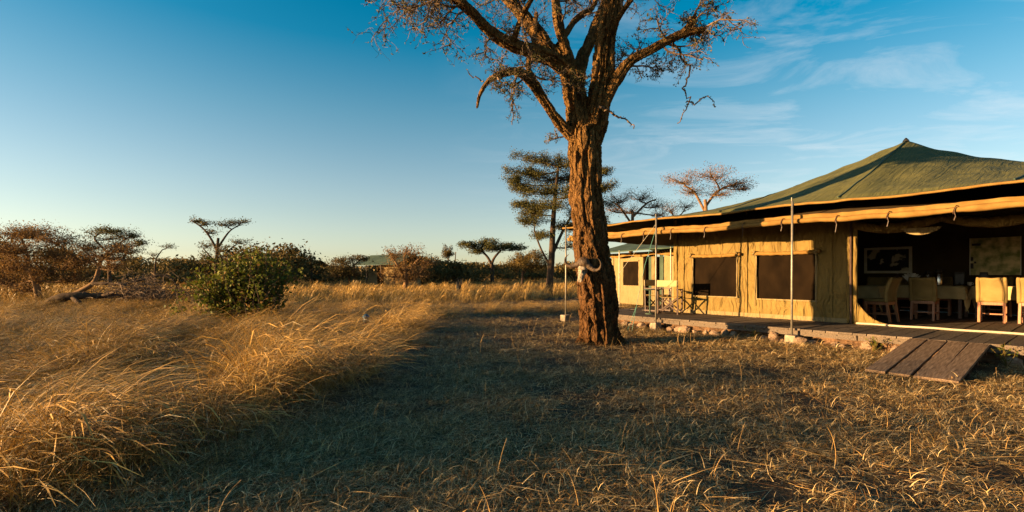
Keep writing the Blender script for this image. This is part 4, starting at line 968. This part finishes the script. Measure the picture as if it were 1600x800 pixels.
for x, D in ((692,64),(722,66),(740,72),(668,58),(655,62),(812,80),(800,92),(520,66),(505,72),(445,62),(430,58),(415,52),(270,48),(285,56),(255,60),(300,62),(215,58),(190,66),(120,70),(150,60),(90,64),(40,50),(10,44),(960,48),(1015,50),(905,58)): spots.append((x, D))
for i, (x, D) in enumerate(spots):
    kd = rr.randrange(5); me, lm = fb[kd]
    t = empty('distant_bush', ((x-CX)/F*D, D, 0), rr.uniform(0, 6)); k = rr.uniform(.75, 1.25)*(1+max(0, D-90)/260); t.scale = (k, k, k*rr.uniform(.85, 1.1))
    ad = ('rounded mid-sized', 'broad high-domed', 'small compact', 'tall upright', 'long low-spreading')[kd]
    tag(t, ad+' dark bush in the belt along the horizon', 'bush', ad+' bushes along the horizon')
    link('trunk', me, BD, t); link('crown', lm, M['leaf_far'], t)['kind'] = 'stuff'

# ------------------------------------------------------------------ tents in the distance
def far_tent(px, D, rz, wl_, dp, label, hh=2.2):
    t = empty('camp_tent', ((px-CX)/F*D, D, 0), rz); tag(t, label, 'tent', 'tents out on the plain')
    mb = MB(); mb.box((0, 0.4, hh/2+.15), (wl_*.78, dp*.6, hh)); mb.build('wall', M['canvas_pale'], t)
    mb = MB(); a = wl_/2; b = dp/2+.3; e = hh+.25; rdg = hh+1.25
    mb.add([(-a, -b, e-.1), (a, -b, e-.1), (a, 0, rdg), (-a, 0, rdg), (a, b, e-.1), (-a, b, e-.1)], [(0, 1, 2, 3), (3, 2, 4, 5)]); mb.build('roof', M['green_canvas'], t, solid=.05)
    mb = MB(); mb.box((0, 0.0, .1), (wl_*.95, dp, .2)); mb.build('platform', M['wood_deck'], t)
    for sx in (-.46, -.16, .16, .46):
        mb = MB(); mb.tube([(sx*wl_, -b+.1, 0), (sx*wl_, -b+.1, e-.1)], .05, 6); mb.build('pole', M['wood_dark'], t)
    mb = MB(); mb.box((-.1*wl_, 0.4-dp*.3-.03, 1.15), (.9, .05, 1.9)); mb.build('door', M['mesh_window'], t)
    mb = MB(); mb.box((-.38*wl_, -b+.16, e-.75), (wl_*.2, .03, 1.0)); mb.build('rolled_panel', M['canvas_pale'], t)
far_tent(612, 52, -0.55, 6.4, 4.6, 'green-roofed safari tent half hidden by the bare thorn bush')
far_tent(477, 72, -0.4, 6.0, 4.4, 'small far tent with green roof beyond the little flat-topped tree')

# small tent behind the veranda
t = empty('sleeping_tent', L2W(-8.75, 6.9, 0), TRZ-0.25); tag(t, 'pale canvas tent with one dark window and green door curtains behind the veranda', 'tent')
H = 2.15
mb = MB()
wall_panel('front_wall', -1.6, 0.55, 0, 0.05, H, M['canvas_pale'], ((-0.75, 0.25, 0.85, 1.85),), parent=t, amp=.02)
mb = MB(); mb.box((-0.25, 0.03, 1.35), (1.06, 0.02, 1.06)); wo = mb.build('window', M['mesh_window'], t)
mb = MB(); mb.box((-0.25, -0.02, 1.88), (1.1, .05, .05)); mb.build('window_frame', M['canvas_pale'], wo)
wall_panel('front_wall', 1.75, 3.4, 0, 0.05, H, M['canvas_pale'], (), parent=t, amp=.02, seed=3)
wall_panel('side_wall', 0.02, 3.4, -1.6, 0.05, H, M['canvas_pale'], (), parent=t, along='y')
wall_panel('back_wall', -1.6, 3.4, 3.4, 0.05, H, M['canvas_pale'], (), parent=t)
for x0, mt in ((0.62, M['mesh_window']), (0.95, M['green_canvas']), (1.12, M['canvas_pale']), (1.55, M['green_canvas'])):
    mb = MB(); mb.grid(8, 12, lambda u, v: (x0+0.2*u, -0.05+0.03*math.sin(u*14+x0*9), 0.06+2.05*v)); mb.build('door_curtain', mt, t, smooth=True, solid=.01)
mb = MB(); mb.grid(30, 12, lambda u, v: (-2.0+5.8*u, -1.3+5.2*v, 2.22+0.55*(1-abs(2*v-1))**1.2+0.03*fbm(u*6, v*4, 1))); mb.build('roof', M['green_canvas'], t, smooth=True, solid=.02)
mb = MB(); mb.grid(50, 4, lambda u, v: (-1.9+5.6*u, -0.30+0.04*math.sin(u*40), 2.05+0.16*v+0.03*math.sin(u*23)*(1-v))); mb.build('valance', M['hem'], t, smooth=True, solid=.01)
for x in (-1.7, 0.55, 3.4):
    mb = MB(); mb.tube([(x, -1.2, 0), (x, -1.2, 2.25)], 0.024, 8); mb.build('pole', M['metal'], t)

# ------------------------------------------------------------------ small things in the grass
p = G(572, 512); p = P(572, 520, CAMH*F/(520-HY)); p.z = 0
t = empty('path_lantern', (p.x, p.y, 0)); tag(t, 'little blue-topped path lantern on a red post in the grass', 'lantern')
mb = MB(); mb.tube([(0, 0, 0), (0, 0, 0.22)], 0.03, 8); mb.build('post', M['red_glass'], t)
mb = MB(); mb.lathe([(0.05, 0.22), (0.062, 0.24), (0.055, 0.33), (0.05, 0.34)], 12); mb.build('glass', M['glass'], t, smooth=True)
mb = MB(); mb.lathe([(0.085, 0.34), (0.08, 0.36), (0.045, 0.40), (0.012, 0.42)], 12); mb.build('cap', M['blue_metal'], t, smooth=True)
D = 30; base = Vector(((717-CX)/F*D, D, 0)); mb = MB()
for k in range(9):
    a = k*0.7; mb.tube([(0.05*math.cos(a), 0.05*math.sin(a), -.02), (0.10*math.cos(a), .1*math.sin(a), .5), (0.2*math.cos(a)+R.uniform(-.1, .1), .2*math.sin(a), .85+R.uniform(-.2, .25))], [.07, .05, .012], 6)
o = mb.build('burnt_stump', M['black'], None, base); tag(o, 'blackened splintered stump standing in the golden grass', 'stump')

# ------------------------------------------------------------------ grass
def ribbon_clump(name, stems, matl, mix=()):
    """stems: list of (root, azimuth, length, th0, th1, width, seg, head)"""
    V = []; Fq = []
    for (rt_, az, ln, th0, th1, w, seg, head, tw_) in stems:
        p = np.array(rt_, float); st = ln/seg; base = len(V)
        side = np.array([-math.sin(az+tw_), math.cos(az+tw_), 0.0])
        for i in range(seg+1):
            t = i/seg; ww = w*(1-0.8*t)
            if head and t > .8: ww = w*1.5*(1.02-t)/.2+w*.3
            V.append(p-side*ww/2); V.append(p+side*ww/2+np.array([0, 0, ww*.35]))
            th = th0+(th1-th0)*t**1.3
            p = p+st*np.array([math.sin(th)*math.cos(az), math.sin(th)*math.sin(az), math.cos(th)])
            p[2] = max(p[2], 0.004)
        for i in range(seg):
            a = base+2*i; Fq.append((a, a+1, a+3, a+2))
    me = np_mesh(name, np.array(V), np.array(Fq)); me.materials.append(matl)
    rr_ = random.Random(len(V)); mi = []
    for mt, pr in mix: me.materials.append(mt)
    for st in stems:
        k = 0; q = rr_.random()
        for j, (mt, pr) in enumerate(mix):
            if q < pr: k = j+1; break
            q -= pr
        mi += [k]*st[6]
    me.polygons.foreach_set('material_index', mi); return me
def tall(seed, n, spread, wmul=1.0, matl=None, lmul=1.0, up=0.0):
    r = random.Random(seed); st = []
    for i in range(n):
        a = r.uniform(0, 6.28); q = spread*math.sqrt(r.random()); az = r.gauss(0, .75)
        if r.random() < .66: st.append(((q*math.cos(a), q*math.sin(a), 0), az, lmul*r.uniform(.75, 1.35), r.uniform(.2, 1.05)*(1-.7*up), r.uniform(1.5, 2.7)*(1-.5*up), .0056*wmul*r.uniform(.7, 1.3), 6, r.random() < .4, r.gauss(0, .7)))
        else: st.append(((q*math.cos(a), q*math.sin(a), 0), r.uniform(0, 6.28), lmul*r.uniform(.3, .65), r.uniform(.1, .6), r.uniform(.9, 2.4)*(1-.5*up), .0065*wmul*r.uniform(.7, 1.3), 4, False, r.gauss(0, .7)))
    return ribbon_clump('grass_clump', st, matl, ((M['straw_pale'], .10), (M['straw_dark'], .16), (M['grass_olive'], .14)))
def short(seed, n, spread, matl, lmin=.03, lmax=.10):
    r = random.Random(seed); st = []
    for i in range(n):
        a = r.uniform(0, 6.28); q = spread*math.sqrt(r.random())
        if r.random() < .30: th0, th1 = r.uniform(.2, .9), r.uniform(1.0, 2.4)
        else: th0, th1 = r.uniform(1.2, 1.55), r.uniform(1.3, 1.75)
        ll = r.uniform(lmin, lmax)
        if r.random() < .10: th0, th1, ll = 1.45, r.uniform(1.5, 1.62), r.uniform(.14, .30)
        st.append(((q*math.cos(a), q*math.sin(a), r.uniform(0, .03)), r.uniform(0, 6.28), ll, th0, th1, r.uniform(.0022, .0048), 3, False, r.gauss(0, .8)))
    return ribbon_clump('grass_clump', st, matl, ((M['straw_pale'], .25), (M['straw_dark'], .28), (M['grass_olive'], .12)))
def stalk(seed, matl):
    r = random.Random(seed); st = []
    for i in range(r.randint(1, 3)):
        st.append(((r.gauss(0, .04), r.gauss(0, .04), 0), r.uniform(0, 6.28), r.uniform(.14, .28), r.uniform(0, .3), r.uniform(.3, 1.3), .004, 5, True, r.gauss(0, .7)))
    return ribbon_clump('grass_stalk', st, matl)
def clump_set(name, meshes):
    c = bpy.data.collections.new(name)
    for i, me in enumerate(meshes):
        o = bpy.data.objects.new('%s_%02d' % (name, i), me); c.objects.link(o)
    return c
def scatter(name, pts, rot, scl, idx, coll, label):
    me = bpy.data.meshes.new(name); n = len(pts)
    me.vertices.add(n); me.vertices.foreach_set('co', np.asarray(pts, np.float32).ravel())
    a = me.attributes.new('rot', 'FLOAT_VECTOR', 'POINT'); a.data.foreach_set('vector', np.asarray(rot, np.float32).ravel())
    a = me.attributes.new('scl', 'FLOAT_VECTOR', 'POINT'); a.data.foreach_set('vector', np.asarray(scl, np.float32).ravel())
    a = me.attributes.new('idx', 'INT', 'POINT'); a.data.foreach_set('value', np.asarray(idx, np.int32))
    o = bpy.data.objects.new(name, me); COL.objects.link(o)
    ng = bpy.data.node_groups.new(name+'_nodes', 'GeometryNodeTree')
    ng.interface.new_socket('Geometry', in_out='INPUT', socket_type='NodeSocketGeometry'); ng.interface.new_socket('Geometry', in_out='OUTPUT', socket_type='NodeSocketGeometry')
    N = ng.nodes; K = ng.links
    gi = N.new('NodeGroupInput'); gout = N.new('NodeGroupOutput'); ip = N.new('GeometryNodeInstanceOnPoints'); ci = N.new('GeometryNodeCollectionInfo')
    ci.inputs['Collection'].default_value = coll; ci.inputs['Separate Children'].default_value = True; ci.inputs['Reset Children'].default_value = True
    def attr(nm, ty):
        q = N.new('GeometryNodeInputNamedAttribute'); q.data_type = ty; q.inputs['Name'].default_value = nm; return q.outputs['Attribute']
    K.new(gi.outputs[0], ip.inputs['Points']); K.new(ci.outputs[0], ip.inputs['Instance']); ip.inputs['Pick Instance'].default_value = True
    K.new(attr('idx', 'INT'), ip.inputs['Instance Index'])
    e2r = N.new('FunctionNodeEulerToRotation'); K.new(attr('rot', 'FLOAT_VECTOR'), e2r.inputs[0]); K.new(e2r.outputs[0], ip.inputs['Rotation'])
    K.new(attr('scl', 'FLOAT_VECTOR'), ip.inputs['Scale']); K.new(ip.outputs[0], gout.inputs[0])
    mo = o.modifiers.new('scatter', 'NODES'); mo.node_group = ng
    tag(o, label, 'grass', kind='stuff'); return o

rgn = np.random.default_rng(42)
# edge of the tall grass against the mown ground (world x at a depth y)
EDY = [0.0, 1.5, 2.6, 3.0, 3.74, 4.6, 6.1, 8.1, 11.4, 13.5, 15.2, 15.8]
EDX = [-3.6, -3.1, -2.77, -2.65, -2.3, -2.1, -1.92, -2.0, -2.2, -1.9, -1.2, 1.0]
def in_tall(x, y):
    if y < 15.8: return x < np.interp(y, EDY, EDX)+0.18*math.sin(y*2.3)+0.1*math.sin(y*5.1)
    if y < 19: return x < 2.2+0.2*(y-16)
    # keep clear of the small tent and the back of the deck
    lx = (x-OX)*UX+(y-OY)*UY; ly = (x-OX)*VX+(y-OY)*VY
    if ly > -0.8 and lx > -14.5 and ly < 14: return False
    return True
def near_bush(x, y): return False
tallset = clump_set('tall_clump', [tall(i, 22, .10, 1.0, M['straw'] if i % 5 else M['grass_olive'], 1.0, (0, .1, .3, 0, .15)[i % 5]) for i in range(10)])
farset = clump_set('far_clump', [tall(50+i, 26, .40, 3.0, M['straw'] if i % 6 else M['grass_olive'], .8, .9) for i in range(6)])
def wind(x, y): return -0.35+1.5*noise.noise(Vector((x*.45, y*.45, 0)))+1.6*noise.noise(Vector((x*1.2, y*1.2, 5)))
pts = []; rot = []; scl = []; idx = []
def add_tall(x, y, k, ns, s, zk=1.0, rim=0.0):
    if noise.noise(Vector((x*.5, y*.5, 9))) < -0.55: s *= .7
    md_ = noise.noise(Vector((x*1.0, y*1.0, 2)))+.5*noise.noise(Vector((x*2.3, y*2.3, 7)))
    md_ += .25*rim
    if md_ < -.22 and y < 22 and rgn.random() < .75: return
    h = s*zk*max(.3, 1.0+1.0*md_)
    a = wind(x, y)*(1-.6*rim)-.45*rim
    # blades at the margin spill out over the mown ground
    pts.append((x, y, -0.01)); rot.append((rgn.normal(0, .10), rgn.normal(0, .10), a+rgn.normal(0, .35))); scl.append((s, s, h)); idx.append(int(rgn.integers(0, ns)))
for y0, y1, dens in ((1.2, 6.5, 78), (6.5, 12, 50), (12, 20, 24)):
    xa, xb = -1.16*y1-0.6, 4.0
    for _ in range(int((xb-xa)*(y1-y0)*dens)):
        x = rgn.uniform(xa, xb); y = rgn.uniform(y0, y1)
        if x < -1.14*y-0.8 or not in_tall(x, y): continue
        e = np.interp(y, EDY, EDX)-x if y < 15.8 else 2
        rim = max(0.0, 1-abs(e-.45)/.75) if y < 14 else 0
        add_tall(x, y, 0, 10, rgn.uniform(.60, .9)*(0.9 if e < .25 else 1)*(0.82 if y > 11 else 1), .68*(1+.35*rim), rim)
scatter('tall_grass', pts, rot, scl, idx, tallset, 'tall dry golden grass bent over beside the mown ground')
pts = []; rot = []; scl = []; idx = []
for y0, y1, dens in ((20, 40, 5.5), (40, 80, 1.8), (80, 200, .35)):
    xa, xb = -1.16*y1, 0.75*y1
    for _ in range(int((xb-xa)*(y1-y0)*dens)):
        x = rgn.uniform(xa, xb); y = rgn.uniform(y0, y1)
        if x < -1.14*y-1 or x > .6*y+1 or not in_tall(x, y): continue
        add_tall(x, y, 0, 6, rgn.uniform(.5, .75)*(1 if y < 60 else 1.3), .85)
scatter('savanna_grass', pts, rot, scl, idx, farset, 'golden savanna grass covering the plain out to the bushes')
print('far clumps', len(pts))
shortset = clump_set('short_clump', [short(80+i, 80, .17, M['straw_short'] if i % 4 else M['grass_olive']) for i in range(10)]+[stalk(95+i, M['straw_short']) for i in range(5)])
pts = []; rot = []; scl = []; idx = []
for y0, y1, dens in ((1.6, 4.2, 190), (4.2, 8, 110), (8, 13, 45), (13, 24, 20)):
    xa, xb = -4.5, min(1.12*y1+.5, 9)
    for _ in range(int((xb-xa)*(y1-y0)*dens)):
        x = rgn.uniform(xa, xb); y = rgn.uniform(y0, y1)
        if abs(x) > 1.12*y+.6: continue
        lx = (x-OX)*UX+(y-OY)*UY; ly = (x-OX)*VX+(y-OY)*VY
        if ly > -0.10 and lx > -6.2 and ly < 9.5: continue
        if abs(lx-2.24) < .5 and -2.2 < ly < 0: continue
        if y < 15.8 and x < np.interp(y, EDY, EDX)-.4: continue
        if (x-TB.x)**2+(y-TB.y)**2 < .13: continue
        d = noise.noise(Vector((x*.8, y*.8, 1)))+.5*noise.noise(Vector((x*3, y*3, 1)))
        if d < -.2 and rgn.random() < .72: continue
        s = rgn.uniform(.55, 1.3)*(1 if y < 8 else 1.3)*(1.25 if rgn.random() < .1 else 1)
        bankd = (-.1-ly)
        if bankd < .5 and -6 < lx < 6: s *= 1.25
        pts.append((x, y, -0.012)); rot.append((rgn.normal(0, .08), rgn.normal(0, .08), rgn.uniform(0, 6.28))); scl.append((s, s, s*rgn.uniform(.4, 1.0)))
        idx.append(int(rgn.integers(0, 10)) if rgn.random() > .045 else int(rgn.integers(10, 15)))
scatter('mown_grass', pts, rot, scl, idx, shortset, 'short dry trampled grass in front of the tent')
print('short clumps', len(pts))
# green weeds sprouting beside the ramp
def weed(x, y, label, seed, h=.3):
    r = random.Random(seed); t = empty('weed', L2W(x, y, 0)); tag(t, label, 'plant')
    mb = MB(); C = []
    for k in range(7):
        e = Vector((r.gauss(0, .12), r.gauss(0, .12), h*r.uniform(.6, 1.1))); m_ = e*.5+Vector((r.gauss(0, .03), r.gauss(0, .03), .03))
        mb.tube([(0, 0, -.01), m_, e], [.005, .004, .002], 4, cap=False)
        for q in range(9):
            c = Vector((0, 0, 0)).lerp(e, r.uniform(.3, 1)); C.append((c.x+r.gauss(0, .03), c.y+r.gauss(0, .03), c.z+r.gauss(0, .02)))
    mb.build('stems', M['grass_olive'], t); link('leaves', leaf_mesh('leaves', np.array(C), .022, np.random.default_rng(seed), .3, .35), M['leaf_green'], t)['kind'] = 'stuff'
weed(2.86, -0.35, 'leafy weed sprouting beside the far board of the ramp', 1, .34); weed(3.2, -0.30, 'low leafy weed under the deck edge past the ramp', 2, .26)
weed(-0.62, -0.2, 'weed growing out of the earth bank under the second window', 3, .25); weed(1.3, -0.22, 'green weed at the earth bank between pole and ramp', 4, .28)
